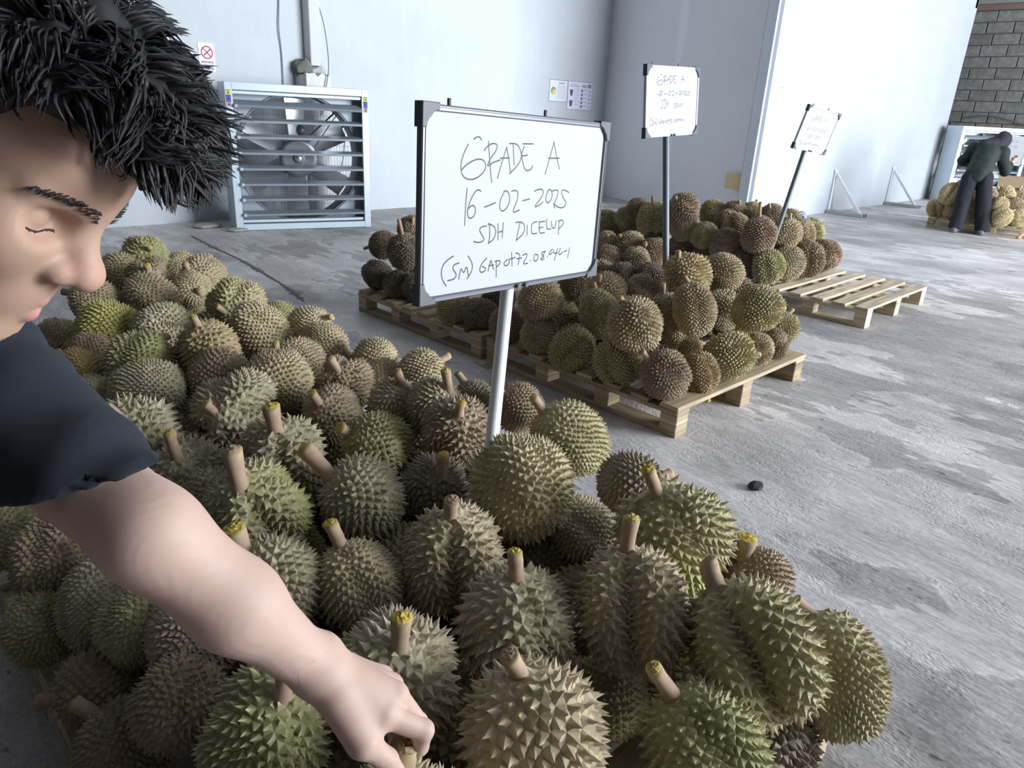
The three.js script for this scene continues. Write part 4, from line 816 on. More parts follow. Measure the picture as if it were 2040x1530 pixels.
  for (let i = 0; i < 5; i++) part('cooling_fin', new THREE.TorusGeometry(0.088, 0.005, 6, 24), galvDark, motor).position.z = -0.07 + i * 0.035;
  part('motor_foot', bevelBox(0.16, 0.02, 0.16, 0.004), galv, t).position.set(0.50, 1.14, -0.24);
  part('cable', tube([[0.52, 0.9, -0.3], [0.50, 0.7, -0.31], [0.43, 0.4, -0.33], [0.42, 0.16, -0.32]], 0.004, 6, 16), blackish, t);
  // wire guard on the rear
  const wires = []; for (let x = -0.62; x <= 0.621; x += 0.031) wires.push(tube([[x, 0.08, -0.43], [x, 1.3, -0.43]], 0.0014, 4)); for (let y = 0.1; y < 1.3; y += 0.1) wires.push(tube([[-0.66, y, -0.432], [0.66, y, -0.432]], 0.0014, 4));
  part('wire_guard', mergeGeometries(wires), galvDark, t).userData.kind = 'stuff';
  if (stickers) {
    const st = canvasTexture(64, 208, (c, w, h) => { [['#c9c566', '#5d6a3c'], ['#5b63b0', '#2b2f66'], ['#b59aa8', '#5a2f42']].forEach(([a, b], i) => { c.fillStyle = a; c.fillRect(0, i * 70, w, 66); c.fillStyle = b; c.fillRect(6, i * 70 + 5, w - 12, 8); c.beginPath(); c.ellipse(w / 2, i * 70 + 40, 12, 15, 0, 0, 7); c.fill(); }); });
    for (const sx of [-1, 1]) part('warning_label', new THREE.BoxGeometry(0.045, 0.15, 0.002), std({ map: st }), t).position.set(sx * (S / 2 - 0.032), 1.235, 0.017);
  }
  return t;
}
boxFan('square exhaust fan with open louvres, leaning by the back wall pilaster', [3.688, 0.0, -6.81], -0.2775, true);
boxFan('square exhaust fan by the block wall, partly hidden by the far worker', [16.18, 0.0, -3.73], -0.707, false);
// flat stone chock under the fan corner
{
  const g = new THREE.IcosahedronGeometry(0.1, 1), p = g.attributes.position; for (let i = 0; i < p.count; i++) { const k = 0.85 + 0.3 * hash3(Math.round(p.getX(i) * 999), Math.round(p.getY(i) * 999), Math.round(p.getZ(i) * 999)); p.setXYZ(i, p.getX(i) * k * 1.1, Math.max(-0.016, p.getY(i) * 0.2 * k), p.getZ(i) * k * 0.7); }
  const m = new THREE.Mesh(g, flat({ color: rgb(0.34, 0.33, 0.30), roughness: 0.95 })); m.name = numbered('stone'); m.position.set(3.03, 0.016, -6.99); m.userData = { label: 'flat broken stone lying at the lower fan corner', category: 'stone' }; scene.add(shade(m));
  const q = g.clone(); q.scale(1.3, 1.4, 1.3); const n = new THREE.Mesh(q, flat({ color: rgb(0.30, 0.29, 0.25), roughness: 0.95 })); n.name = numbered('stone'); n.position.set(2.86, 0.02, -7.32); n.userData = { label: 'low stone lump on the floor behind the fan corner, against the wall', category: 'stone' }; scene.add(shade(n));
  const c = new THREE.Mesh(g.clone().scale(0.32, 0.7, 0.36), flat({ color: rgb(0.03, 0.03, 0.035), roughness: 0.9 })); c.name = numbered('stone'); c.position.set(2.312, 0.012, -0.989); c.userData = { label: 'small dark chip lying alone on the open concrete floor', category: 'stone' }; scene.add(shade(c));
}
// cables down the back wall
for (const [label, pts] of [['thin grey cable hanging down the wall, before the pilaster', [[4.0, 3.4, -7.69], [3.99, 2.2, -7.685], [3.968, 1.95, -7.68], [3.985, 1.7, -7.685], [3.977, 1.2, -7.68]]], ['thin grey cable running down beside the pilaster and over its foot', [[4.44, 3.4, -7.69], [4.44, 2.28, -7.68], [4.46, 2.0, -7.60], [4.445, 1.72, -7.52], [4.40, 1.55, -7.45], [4.35, 1.35, -7.445], [4.30, 1.1, -7.45]]]]) {
  const m = new THREE.Mesh(tube(pts, 0.006, 6, 40), std({ color: rgb(0.20, 0.22, 0.24) })); m.name = numbered('cable'); m.userData = { label, category: 'cable' }; scene.add(shade(m));
}
{
  const m = new THREE.Mesh(tube([[17.38, 1.55, -4.6], [17.37, 1.60, -4.2], [17.37, 1.52, -3.8], [17.37, 1.42, -3.4], [17.38, 1.38, -2.6], [17.38, 1.45, -1.6]], 0.012, 6, 40), std({ color: rgb(0.10, 0.095, 0.085) })); m.name = numbered('cable'); m.userData = { label: 'dark cable sagging along the block wall above the far fan', category: 'cable' }; scene.add(shade(m));
}
// papers and signs on the walls
function sheet(name, label, category, w, h, pos, turn, draw, pw = 256) {
  const g = new THREE.BoxGeometry(w, h, 0.002), m = new THREE.Mesh(g, std({ map: canvasTexture(pw, Math.round(pw * h / w), draw), roughness: 0.6 }));
  m.name = numbered(name); m.position.set(...pos); m.rotation.z = turn; m.userData = { label, category }; scene.add(shade(m)); return m;
}
const scribble = (c, x, y, w, h, r) => { for (let k = 0; k < w; ) { const s = 3 + r() * 7; c.fillRect(x + k, y, s, h); k += s + 2 + r() * 3; } };
sheet('no_smoking_sign', 'white no smoking notice with a red prohibition ring, beside the dark hair', 'sign', 0.165, 0.27, [3.185, 1.60, -7.697], 0, (c, w, h) => {
  c.fillStyle = '#efe6f2'; c.fillRect(0, 0, w, h); c.strokeStyle = '#8f93b8'; c.lineWidth = 4; c.strokeRect(5, 5, w - 10, h - 10);
  c.fillStyle = '#5c5563'; c.save(); c.translate(w * 0.52, h * 0.34); c.rotate(-0.75); c.fillRect(-70, -10, 150, 20); c.restore();
  c.strokeStyle = '#b5304e'; c.lineWidth = 20; c.beginPath(); c.arc(w * 0.52, h * 0.34, w * 0.33, 0, 7); c.stroke(); c.beginPath(); c.moveTo(w * 0.29, h * 0.20); c.lineTo(w * 0.75, h * 0.48); c.stroke();
  c.fillStyle = '#4a4a60'; const r = rng(3); for (let i = 0; i < 3; i++) scribble(c, w * 0.14, h * (0.63 + i * 0.11), w * 0.72, h * 0.07, r);
});
sheet('poster', 'paper notice with a yellow fruit picture and lines of text', 'poster', 0.40, 0.30, [8.39, 1.548, -7.697], 0, (c, w, h) => {
  c.fillStyle = '#dfe3e6'; c.fillRect(0, 0, w, h); c.strokeStyle = '#7f88a0'; c.lineWidth = 5; c.strokeRect(2, 2, w - 4, h - 4);
  c.fillStyle = '#8b8a6a'; c.beginPath(); c.ellipse(w * 0.22, h * 0.5, w * 0.13, h * 0.17, 0, 0, 7); c.fill(); c.fillStyle = '#d8d27e'; c.beginPath(); c.ellipse(w * 0.26, h * 0.56, w * 0.10, h * 0.12, 0, 0, 7); c.fill(); c.fillStyle = '#c99a83'; c.beginPath(); c.ellipse(w * 0.2, h * 0.45, w * 0.04, h * 0.05, 0, 0, 7); c.fill();
  const r = rng(5); c.fillStyle = '#555b6c'; scribble(c, w * 0.5, h * 0.12, w * 0.26, h * 0.05, r); c.fillStyle = '#aab0b8'; for (let i = 0; i < 9; i++) scribble(c, w * 0.43, h * (0.26 + i * 0.07), w * 0.5, h * 0.025, r);
});
sheet('poster', 'taller paper notice with two bin drawings and a column of dark squares', 'poster', 0.58, 0.405, [8.885, 1.50, -7.697], 0, (c, w, h) => {
  c.fillStyle = '#dcdfee'; c.fillRect(0, 0, w, h); c.strokeStyle = '#8d90aa'; c.lineWidth = 4; c.strokeRect(2, 2, w - 4, h - 4);
  for (const y of [0.30, 0.67]) { c.fillStyle = '#545d73'; c.beginPath(); c.moveTo(w * 0.08, h * y); c.lineTo(w * 0.22, h * y); c.lineTo(w * 0.19, h * (y + 0.21)); c.lineTo(w * 0.11, h * (y + 0.21)); c.fill(); }
  const r = rng(6); c.fillStyle = '#6a7288'; scribble(c, w * 0.12, h * 0.1, w * 0.26, h * 0.02, r); scribble(c, w * 0.07, h * 0.16, w * 0.36, h * 0.03, r); c.fillStyle = '#a2a9c0'; for (let i = 0; i < 8; i++) scribble(c, w * 0.27, h * (0.26 + i * 0.075), w * 0.17, h * 0.02, r);
  c.fillStyle = '#565c7c'; for (let i = 0; i < 5; i++) c.fillRect(w * 0.54, h * (0.27 + i * 0.14), w * 0.06, h * 0.085); c.fillStyle = '#9aa0bd'; for (let i = 0; i < 5; i++) { scribble(c, w * 0.63, h * (0.28 + i * 0.14), w * 0.14, h * 0.03, r); scribble(c, w * 0.84, h * (0.30 + i * 0.14), w * 0.10, h * 0.05, r); }
  c.fillStyle = '#7a80a0'; scribble(c, w * 0.56, h * 0.12, w * 0.18, h * 0.08, r); c.fillStyle = '#4c5170'; c.fillRect(w * 0.8, h * 0.08, w * 0.12, h * 0.12); c.fillStyle = '#dcdfee'; c.fillRect(w * 0.83, h * 0.09, w * 0.02, h * 0.09); c.fillRect(w * 0.87, h * 0.09, w * 0.02, h * 0.09);
}, 320);
sheet('no_smoking_sign', 'small white sign with two round symbols on the white panel wall', 'sign', 0.40, 0.15, [9.35, 1.70, ROOM.z + 0.0025], 0, (c, w, h) => {
  c.fillStyle = '#eef0f8'; c.fillRect(0, 0, w, h); c.strokeStyle = '#b9bed2'; c.lineWidth = 2; c.strokeRect(1, 1, w - 2, h - 2);
  c.strokeStyle = '#a85f7c'; c.lineWidth = 5; for (const y of [0.28, 0.7]) { c.beginPath(); c.arc(w * 0.17, h * y, h * 0.17, 0, 7); c.stroke(); } c.fillStyle = '#4d4258'; c.beginPath(); c.ellipse(w * 0.16, h * 0.6, 7, 4, 0, 0, 7); c.fill();
  c.fillStyle = '#a46a8c'; const r = rng(9); scribble(c, w * 0.34, h * 0.28, w * 0.52, h * 0.17, r); scribble(c, w * 0.32, h * 0.58, w * 0.5, h * 0.19, r);
});
// brown packing tape over the corner post
{
  const m = flat({ color: rgb(0.55, 0.42, 0.24), roughness: 0.6 }), t = thing('packing_tape', 'strip of yellowish packing tape wrapped over the grey corner post', 'tape', [ROOM.x, 0.53, ROOM.z]);
  part('tape_flap', bevelBox(0.004, 0.20, 0.24, 0.001), m, t).position.set(-0.022, 0, -0.20); part('tape_flap', bevelBox(0.12, 0.18, 0.004, 0.001), m, t).position.set(0.16, 0.02, 0.006);
}
// galvanised braces propping the panel wall
for (const [x, label] of [[11.36, 'white metal triangle brace propping the panel wall, closer to the back pile'], [13.80, 'white metal triangle brace at the panel wall, nearer the block wall']]) {
  const t = thing('wall_brace', label, 'brace', [x, 0, ROOM.z], 0, 'triangle braces along the panel wall'), m = flat({ color: rgb(0.62, 0.65, 0.68), metalness: 0.2, roughness: 0.4 }), b = flat({ color: rgb(0.34, 0.36, 0.38), metalness: 0.3, roughness: 0.45 });
  part('base_beam', bevelBox(0.075, 0.05, 0.56, 0.004), b, t).position.set(0.0, 0.025, 0.29);
  part('base_beam', bevelBox(0.075, 0.05, 0.56, 0.004), b, t).position.set(0.09, 0.025, 0.29);
  part('upright', bevelBox(0.05, 0.6, 0.03, 0.004), m, t).position.set(0.04, 0.32, 0.017);
  const d = part('diagonal', bevelBox(0.055, 0.74, 0.04, 0.004), m, t); d.position.set(0.045, 0.315, 0.265); d.rotation.x = -0.70;
  part('end_cap', bevelBox(0.06, 0.04, 0.006, 0.002), blackish, t).position.set(0.0, 0.025, 0.572); part('end_cap', bevelBox(0.06, 0.04, 0.006, 0.002), blackish, t).position.set(0.09, 0.025, 0.572);
  part('top_plate', bevelBox(0.1, 0.03, 0.03, 0.003), m, t).position.set(0.04, 0.63, 0.017);
}
// clear plastic bottle lying by the panel wall
{
  const t = thing('plastic_bottle', 'clear plastic bottle with a dark cap lying at the foot of the panel wall', 'bottle', [10.05, 0.055, -4.40], 0.5);
  const prof = [[0.001, -0.15], [0.045, -0.15], [0.052, -0.14], [0.052, -0.06], [0.049, -0.05], [0.052, -0.04], [0.052, 0.05], [0.045, 0.10], [0.02, 0.13], [0.02, 0.15]].map(([a, b]) => new THREE.Vector2(a, b));
  part('bottle_body', new THREE.LatheGeometry(prof, 24).rotateZ(Math.PI / 2), new THREE.MeshPhysicalMaterial({ color: rgb(0.75, 0.80, 0.95), transmission: 0.6, roughness: 0.2, thickness: 0, side: THREE.DoubleSide }), t);
  part('cap', new THREE.CylinderGeometry(0.056, 0.056, 0.05, 24).rotateZ(Math.PI / 2), std({ color: rgb(0.03, 0.04, 0.12) }), t).position.set(0.13, 0, 0);
}
{   // cardboard carton behind the far fruit, and a sandal at the pallet
  const t = thing('carton', 'plain brown cardboard carton behind the far durians', 'carton', [12.95, 0.0, -2.3], 0.15), m = flat({ color: rgb(0.36, 0.26, 0.17), roughness: 0.9 });
  part('side_wall', bevelBox(0.012, 0.70, 0.95, 0.002), m, t).position.set(-0.2, 0.35, 0); part('side_wall', bevelBox(0.012, 0.70, 0.95, 0.002), m, t).position.set(0.2, 0.35, 0);
  part('end_wall', bevelBox(0.4, 0.70, 0.012, 0.002), m, t).position.set(0, 0.35, -0.47); part('end_wall', bevelBox(0.4, 0.70, 0.012, 0.002), m, t).position.set(0, 0.35, 0.47); part('base', bevelBox(0.4, 0.012, 0.93, 0.002), m, t).position.set(0, 0.006, 0);
  const s = thing('sandal', 'dark sandal with a pinkish strap lying at the corner of the far pallet', 'sandal', [11.25, 0, -1.98], 0.6), sole = new THREE.Shape(); sole.absellipse(0, 0, 0.13, 0.048, 0, 7);
  part('sole', new THREE.ExtrudeGeometry(sole, { depth: 0.02, bevelSize: 0.004, bevelThickness: 0.004, bevelSegments: 1 }).rotateX(-Math.PI / 2).translate(0, 0.004, 0), std({ color: rgb(0.02, 0.02, 0.025) }), s);
  part('strap', tube([[0.02, 0.02, -0.045], [0.03, 0.07, 0], [0.02, 0.02, 0.045]], 0.02, 8, 12), std({ color: rgb(0.55, 0.27, 0.2) }), s);
}
// ---------------------------------------------------------------- the man leaning over the near heap
const skinMat = new THREE.MeshPhysicalMaterial({ vertexColors: true, roughness: 0.62, sheen: 0.1, sheenColor: rgb(1, 0.85, 0.8) });
{
  const HC = [0.1126, 1.2297, -0.7091], HL = [0.6413, -0.1212, -0.7576], HU = [0.5232, 0.7914, 0.3162], HF = [0.5613, -0.5992, 0.5709];
  const loc = (x, y, z) => { const a = x - HC[0], b = y - HC[1], c = z - HC[2]; return [a * HL[0] + b * HL[1] + c * HL[2], a * HU[0] + b * HU[1] + c * HU[2], a * HF[0] + b * HF[1] + c * HF[2]]; };
  const wor = (x, y, z) => [0, 1, 2].map((k) => HC[k] + x * HL[k] + y * HU[k] + z * HF[k]);
  // head, in its own axes: x towards his left, y up, z forward
  const skull = ellipsoid([0, 0.035, -0.012], [0.074, 0.092, 0.098]), brow = ellipsoid([0, 0.030, 0.045], [0.060, 0.046, 0.053]), cheek = [1, -1].map((s) => ellipsoid([s * 0.040, -0.032, 0.052], [0.030, 0.034, 0.032])), face = ellipsoid([0, -0.055, 0.040], [0.052, 0.068, 0.052]);
  const jaw = [1, -1].map((s) => capsule([s * 0.050, -0.060, 0.0], [s * 0.012, -0.120, 0.060], 0.020, 0.018)), chin = ellipsoid([0, -0.122, 0.066], [0.022, 0.018, 0.018]);
  const bridge = capsule([0, 0.006, 0.078], [0, -0.034, 0.104], 0.011, 0.013), tip = ellipsoid([0, -0.040, 0.109], [0.0165, 0.0135, 0.0145]), wing = [1, -1].map((s) => ellipsoid([s * 0.0165, -0.045, 0.094], [0.0105, 0.011, 0.0135]));
  const muzzle = ellipsoid([0, -0.080, 0.066], [0.030, 0.026, 0.026]), lipU = [1, -1].map((s) => capsule([0, -0.0790, 0.0895], [s * 0.024, -0.086, 0.072], 0.0066, 0.0034)), lipL = [1, -1].map((s) => capsule([0, -0.0945, 0.0875], [s * 0.021, -0.0895, 0.072], 0.0086, 0.0038)), slot = capsule([0, -0.0875, 0.0965], [0, -0.0875, 0.088], 0.0012, 0.0012);
  const socket = [1, -1].map((s) => ellipsoid([s * 0.036, -0.009, 0.084], [0.021, 0.013, 0.018])), lid = [1, -1].map((s) => ellipsoid([s * 0.035, -0.011, 0.0615], [0.0175, 0.0135, 0.0145])), ear = [1, -1].map((s) => ellipsoid([s * 0.079, -0.012, -0.012], [0.010, 0.032, 0.019]));
  const browRidge = [1, -1].map((s) => capsule([s * 0.010, 0.010, 0.086], [s * 0.050, 0.014, 0.064], 0.009, 0.007));
  const headLocal = (x, y, z) => {
    let d = smin(skull(x, y, z), brow(x, y, z), 0.03);
    d = smin(d, face(x, y, z), 0.035); for (const c of cheek) d = smin(d, c(x, y, z), 0.025); for (const c of jaw) d = smin(d, c(x, y, z), 0.03); d = smin(d, chin(x, y, z), 0.02);
    for (const c of browRidge) d = smin(d, c(x, y, z), 0.012);
    for (const c of socket) d = smax(d, -c(x, y, z), 0.012);
    for (const c of lid) d = smin(d, c(x, y, z), 0.005);
    d = smin(d, bridge(x, y, z), 0.014); d = smin(d, tip(x, y, z), 0.010); for (const c of wing) d = smin(d, c(x, y, z), 0.007);
    d = smin(d, muzzle(x, y, z), 0.02);
    for (const c of lipU) d = smin(d, c(x, y, z), 0.004); for (const c of lipL) d = smin(d, c(x, y, z), 0.004);
    d = smax(d, -slot(x, y, z), 0.003);
    for (const c of ear) d = smin(d, c(x, y, z), 0.008);
    return d;
  };
  const head = (x, y, z) => { const p = loc(x, y, z); return headLocal(p[0], p[1], p[2]); };
  // joints in the hall
  const J = {
    neck: [-0.0022, 1.1165, -0.7854], ls: [0.0693, 1.0094, -0.8156], rs: [-0.1578, 1.0850, -0.6317], elbow: [0.1476, 0.9276, -0.5698], fore: [0.1989, 0.8487, -0.5354], wrist: [0.2587, 0.7564, -0.5155],
    idx: [[0.3063, 0.7016, -0.4601], [0.3395, 0.6728, -0.4412], [0.3397, 0.6443, -0.4482], [0.3291, 0.6340, -0.4561]], mid: [[0.3274, 0.7040, -0.4707], [0.3601, 0.6389, -0.4779], [0.3556, 0.6077, -0.4879], [0.3427, 0.6053, -0.4844]],
    rin: [[0.3400, 0.6904, -0.4961], [0.3660, 0.6245, -0.5020], [0.3617, 0.5917, -0.5110], [0.3464, 0.5931, -0.5043]], pin: [[0.3465, 0.6800, -0.5219], [0.3665, 0.6259, -0.5251], [0.3643, 0.6023, -0.5295], [0.3531, 0.5992, -0.5238]],
    th: [[0.2675, 0.7315, -0.4853], [0.2757, 0.6923, -0.4554], [0.2970, 0.6591, -0.4460], [0.3104, 0.6278, -0.4455]], pelvis: [-0.38, 0.86, -1.02],
  };
  const FH = V(HF[0], 0, HF[2]).normalize(), LH = V(HL[0], 0, HL[2]).normalize();
  const at = (p, f, l, u) => [p[0] + FH.x * f + LH.x * l, p[1] + u, p[2] + FH.z * f + LH.z * l];
  J.pelvis = at([J.neck[0], 0.86, J.neck[2]], -0.40, 0, 0);
  const chestC = [0, 1, 2].map((k) => mixn(J.neck[k], J.pelvis[k], 0.30)), bellyC = [0, 1, 2].map((k) => mixn(J.neck[k], J.pelvis[k], 0.68));
  const hips = [0.09, -0.09].map((l) => at(J.pelvis, 0, l, -0.04)), knees = [0.11, -0.11].map((l, i) => at([J.pelvis[0], 0.47, J.pelvis[2]], 0.06, l, 0)), ankles = [0.12, -0.12].map((l) => at([J.pelvis[0], 0.09, J.pelvis[2]], -0.02, l, 0)), toes = ankles.map((a) => at(a, 0.19, 0, -0.055)), heels = ankles.map((a) => at(a, -0.05, 0, -0.05));
  const rElbow = at(J.rs, 0.02, -0.10, -0.27), rWrist = at(rElbow, 0.20, 0.06, -0.14);
  const torsoParts = (k) => [capsule(at(chestC, 0, 0.09, 0), at(chestC, 0, -0.09, 0), 0.105 + k, 0.105 + k), capsule(at(bellyC, 0, 0.05, 0), at(bellyC, 0, -0.05, 0), 0.105 + k, 0.105 + k), capsule(J.ls, J.rs, 0.055 + k, 0.055 + k), capsule(chestC, J.pelvis, 0.11 + k, 0.12 + k)];
  const armParts = [capsule(J.ls, J.elbow, 0.050, 0.039), capsule(J.elbow, J.fore, 0.040, 0.038), capsule(J.fore, J.wrist, 0.038, 0.0255)];
  const neckCap = capsule(wor(0, -0.05, -0.03), J.neck, 0.056, 0.062);
  const fingers = [];
  const chain = (p, rs) => { for (let i = 0; i < p.length - 1; i++) fingers.push(capsule(p[i], p[i + 1], rs[i], rs[i + 1])); };
  chain(J.idx, [0.0125, 0.0112, 0.0098, 0.0085]); chain(J.mid, [0.0125, 0.0112, 0.0098, 0.0085]); chain(J.rin, [0.0115, 0.0102, 0.009, 0.008]); chain(J.pin, [0.0105, 0.009, 0.008, 0.007]); chain(J.th, [0.0165, 0.0135, 0.0118, 0.0095]);
  const palm = [J.idx, J.mid, J.rin, J.pin].map((f, i) => capsule(J.wrist.map((c, k) => c + (f[0][k] - c) * 0.18), f[0].map((c, k) => mixn(J.wrist[k], c, 0.94)), 0.0195, [0.0155, 0.0150, 0.0140, 0.0130][i]));
  const thenar = capsule(J.wrist.map((c, k) => mixn(c, J.th[0][k], 0.4)), J.th[1], 0.018, 0.0155), web = capsule(J.th[0], J.idx[0].map((c, k) => mixn(J.th[1][k], c, 0.55)), 0.014, 0.008), styloid = ellipsoid(J.wrist.map((c, k) => c + [0.017, 0.012, -0.002][k]), [0.011, 0.011, 0.011]);
  const hand = (x, y, z) => {
    let d = 1; for (const c of palm) d = smin(d, c(x, y, z), 0.012);
    d = smin(d, thenar(x, y, z), 0.014); d = smin(d, web(x, y, z), 0.012);
    let e = 1; for (let i = 0; i < fingers.length; i += 3) { let q = Math.min(1, fingers[i](x, y, z)); q = smin(q, fingers[i + 1](x, y, z), 0.004); q = smin(q, fingers[i + 2](x, y, z), 0.004); e = Math.min(e, q); }
    d = smin(d, e, 0.008);
    return smin(d, styloid(x, y, z), 0.012);
  };
  const arm = (x, y, z) => { let d = armParts[0](x, y, z); d = smin(d, armParts[1](x, y, z), 0.022); d = smin(d, armParts[2](x, y, z), 0.022); return d; };
  const armHand = (x, y, z) => smin(arm(x, y, z), hand(x, y, z), 0.022);
  const limbs = [capsule(J.rs, rElbow, 0.052, 0.042), capsule(rElbow, rWrist, 0.042, 0.027), capsule(rWrist, at(rWrist, 0.09, 0.02, -0.05), 0.026, 0.018), ...hips.map((h, i) => capsule(h, knees[i], 0.085, 0.056)), ...knees.map((k, i) => capsule(k, ankles[i], 0.054, 0.038)), ...ankles.map((a, i) => capsule(a, toes[i], 0.036, 0.028))];
  const core = [...torsoParts(-0.012), neckCap, ...limbs];
  const body = (x, y, z) => { let d = armHand(x, y, z); for (const c of core) d = smin(d, c(x, y, z), 0.04); return smin(d, head(x, y, z), 0.03); };
  const near = (pts, m) => { const lo = [9, 9, 9], hi = [-9, -9, -9]; for (const p of pts) for (let k = 0; k < 3; k++) { lo[k] = Math.min(lo[k], p[k] - m); hi[k] = Math.max(hi[k], p[k] + m); } return [lo, hi]; };
  const headBox = near([HC], 0.15), handPts = [J.wrist, ...J.idx, ...J.mid, ...J.rin, ...J.pin, ...J.th], handBox = near(handPts, 0.026), armBox = near([J.ls, J.elbow, J.fore, J.wrist], 0.062), allBox = near([HC, J.ls, J.rs, J.pelvis, ...toes, ...heels, rElbow, rWrist, ...knees], 0.13);
  const inside = (b, x, y, z, m = 0) => x > b[0][0] + m && x < b[1][0] - m && y > b[0][1] + m && y < b[1][1] - m && z > b[0][2] + m && z < b[1][2] - m;
  const man = new THREE.Group(); man.name = numbered('person'); man.position.set(J.pelvis[0], 0, J.pelvis[2]); scene.add(man);
  man.userData = { label: 'dark haired man in a navy T-shirt leaning in and pinching a durian stem', category: 'person' };
  const local = (g) => g.translate(-man.position.x, 0, -man.position.z);
  const tint = (x, y, z) => {
    const p = loc(x, y, z), n = noise3(x * 60, y * 60, z * 60), m = noise3(x * 14 + 3, y * 14, z * 14);
    let c = mix3([0.40, 0.245, 0.175], [0.46, 0.29, 0.21], m * 0.7 + n * 0.3);
    if (Math.hypot(...p) > 0.2) return mix3(c, [0.55, 0.375, 0.31], 0.8);   // the paler forearm and hand
    const dl = Math.min(lipU[0](...p), lipU[1](...p), lipL[0](...p), lipL[1](...p));
    c = mix3(c, [0.58, 0.19, 0.215], smooth(0.0022, 0.0, dl));
    c = mix3(c, [0.60, 0.30, 0.25], 0.4 * smooth(0.03, 0.012, Math.hypot(p[0], p[1] + 0.042, p[2] - 0.105)));
    return c;
  };
  const pieces = [
    isosurface((x, y, z) => smin(head(x, y, z), neckCap(x, y, z), 0.03), headBox[0], headBox[1], 0.0027),
    isosurface(armHand, handBox[0], handBox[1], 0.0024),
    isosurface((x, y, z) => Math.max(armHand(x, y, z), inside(handBox, x, y, z, 0.006) ? 0.01 : -1), armBox[0], armBox[1], 0.0048),
    isosurface((x, y, z) => Math.max(body(x, y, z), inside(headBox, x, y, z, 0.02) || inside(armBox, x, y, z, 0.02) && arm(x, y, z) < 0.03 || inside(handBox, x, y, z, 0) ? 0.02 : -1), allBox[0], allBox[1], 0.016),
  ].map((g) => colored(g, tint));
  part('body', local(mergeGeometries(pieces)), skinMat, man);
  // navy T-shirt: torso and sleeves with soft folds, open at the hems
  const hem = [0.1213, 0.9544, -0.6568], hd = V(J.elbow[0] - J.ls[0], J.elbow[1] - J.ls[1], J.elbow[2] - J.ls[2]).normalize(), hemN = V(0.12, -0.95, 0.32).normalize();
  const sleeve = capsule(J.ls, J.elbow, 0.076, 0.052), sleeveR = capsule(J.rs, rElbow, 0.072, 0.062), trunk = torsoParts(0.012);
  const shirt = (x, y, z) => {
    const w = (x - J.ls[0]) * hd.x + (y - J.ls[1]) * hd.y + (z - J.ls[2]) * hd.z;
    const fold = 0.007 * Math.sin(w * 95 + 5 * noise3(x * 9, y * 9, z * 9) + (x - z) * 22) * noise3(x * 14, y * 14 + 5, z * 14) + 0.004 * (noise3(x * 25, y * 25, z * 25) - 0.5);
    let s = Math.max(sleeve(x, y, z) + fold * 0.8, (x - hem[0]) * hemN.x + (y - hem[1]) * hemN.y + (z - hem[2]) * hemN.z);
    const wr = (x - J.rs[0]) * (rElbow[0] - J.rs[0]) + (y - J.rs[1]) * (rElbow[1] - J.rs[1]) + (z - J.rs[2]) * (rElbow[2] - J.rs[2]);
    let q = Math.max(sleeveR(x, y, z) + fold, wr / 0.29 - 0.19), d = smin(s, q, 0.02);
    let t = 1; for (const c of trunk) t = smin(t, c(x, y, z), 0.05); t = Math.max(t + fold, 0.80 - y);
    d = smin(d, t, 0.035);
    d = Math.max(d, -(neckCap(x, y, z) - 0.006));
    return Math.max(d, -(arm(x, y, z) - 0.003));
  };
  const shirtBox = near([J.ls, J.rs, J.pelvis, hem, rElbow, J.neck], 0.14);
  part('t_shirt', local(isosurface(shirt, shirtBox[0], shirtBox[1], 0.0062)), std({ color: rgb(0.012, 0.015, 0.024), roughness: 0.9 }), man);
  const legs = [...hips.map((h, i) => capsule(h, knees[i], 0.10, 0.075)), ...knees.map((k, i) => capsule(k, ankles[i], 0.075, 0.062)), capsule(at(J.pelvis, 0, 0.06, 0.02), at(J.pelvis, 0, -0.06, 0.02), 0.118, 0.118)];
  const legBox = near([...hips, ...ankles, at(J.pelvis, 0, 0, 0.05)], 0.15);
  part('trousers', local(isosurface((x, y, z) => { let d = 1; for (const c of legs) d = smin(d, c(x, y, z), 0.03); return Math.max(d + 0.006 * (noise3(x * 16, y * 16, z * 16) - 0.5), 0.075 - y, y - 0.93); }, legBox[0], legBox[1], 0.014)), std({ color: rgb(0.04, 0.045, 0.06), roughness: 0.9 }), man);
  for (let i = 0; i < 2; i++) { const b = near([heels[i], toes[i], ankles[i]], 0.06), c = [capsule(heels[i], toes[i], 0.042, 0.036), capsule(ankles[i], heels[i], 0.045, 0.04)]; part('shoe', local(isosurface((x, y, z) => Math.max(smin(c[0](x, y, z), c[1](x, y, z), 0.02), 0.002 - y, y - 0.10), b[0], b[1], 0.008)), std({ color: rgb(0.03, 0.03, 0.032) }), man); }
  // hair: a thick cap and loose tapering locks
  const hairMat = new THREE.MeshPhysicalMaterial({ color: rgb(0.015, 0.013, 0.015), roughness: 0.6, sheen: 0.2, sheenColor: rgb(0.35, 0.4, 0.5), sheenRoughness: 0.5 });
  const crown = ellipsoid([0, 0.058, -0.014], [0.092, 0.098, 0.110]), front = ellipsoid([-0.004, 0.100, 0.056], [0.074, 0.040, 0.058]), fringe = ellipsoid([0.012, 0.080, 0.098], [0.052, 0.036, 0.022]), nape = ellipsoid([0, -0.03, -0.075], [0.066, 0.06, 0.045]), sideburn = [1, -1].map((s) => ellipsoid([s * 0.072, 0.0, 0.012], [0.014, 0.045, 0.022]));
  const hairLine = (x, y, z) => { const line = 0.052 + 0.016 * smooth(0.0, 0.05, Math.abs(x)) - 0.075 * smooth(0.045, 0.0, z); return line - y; };
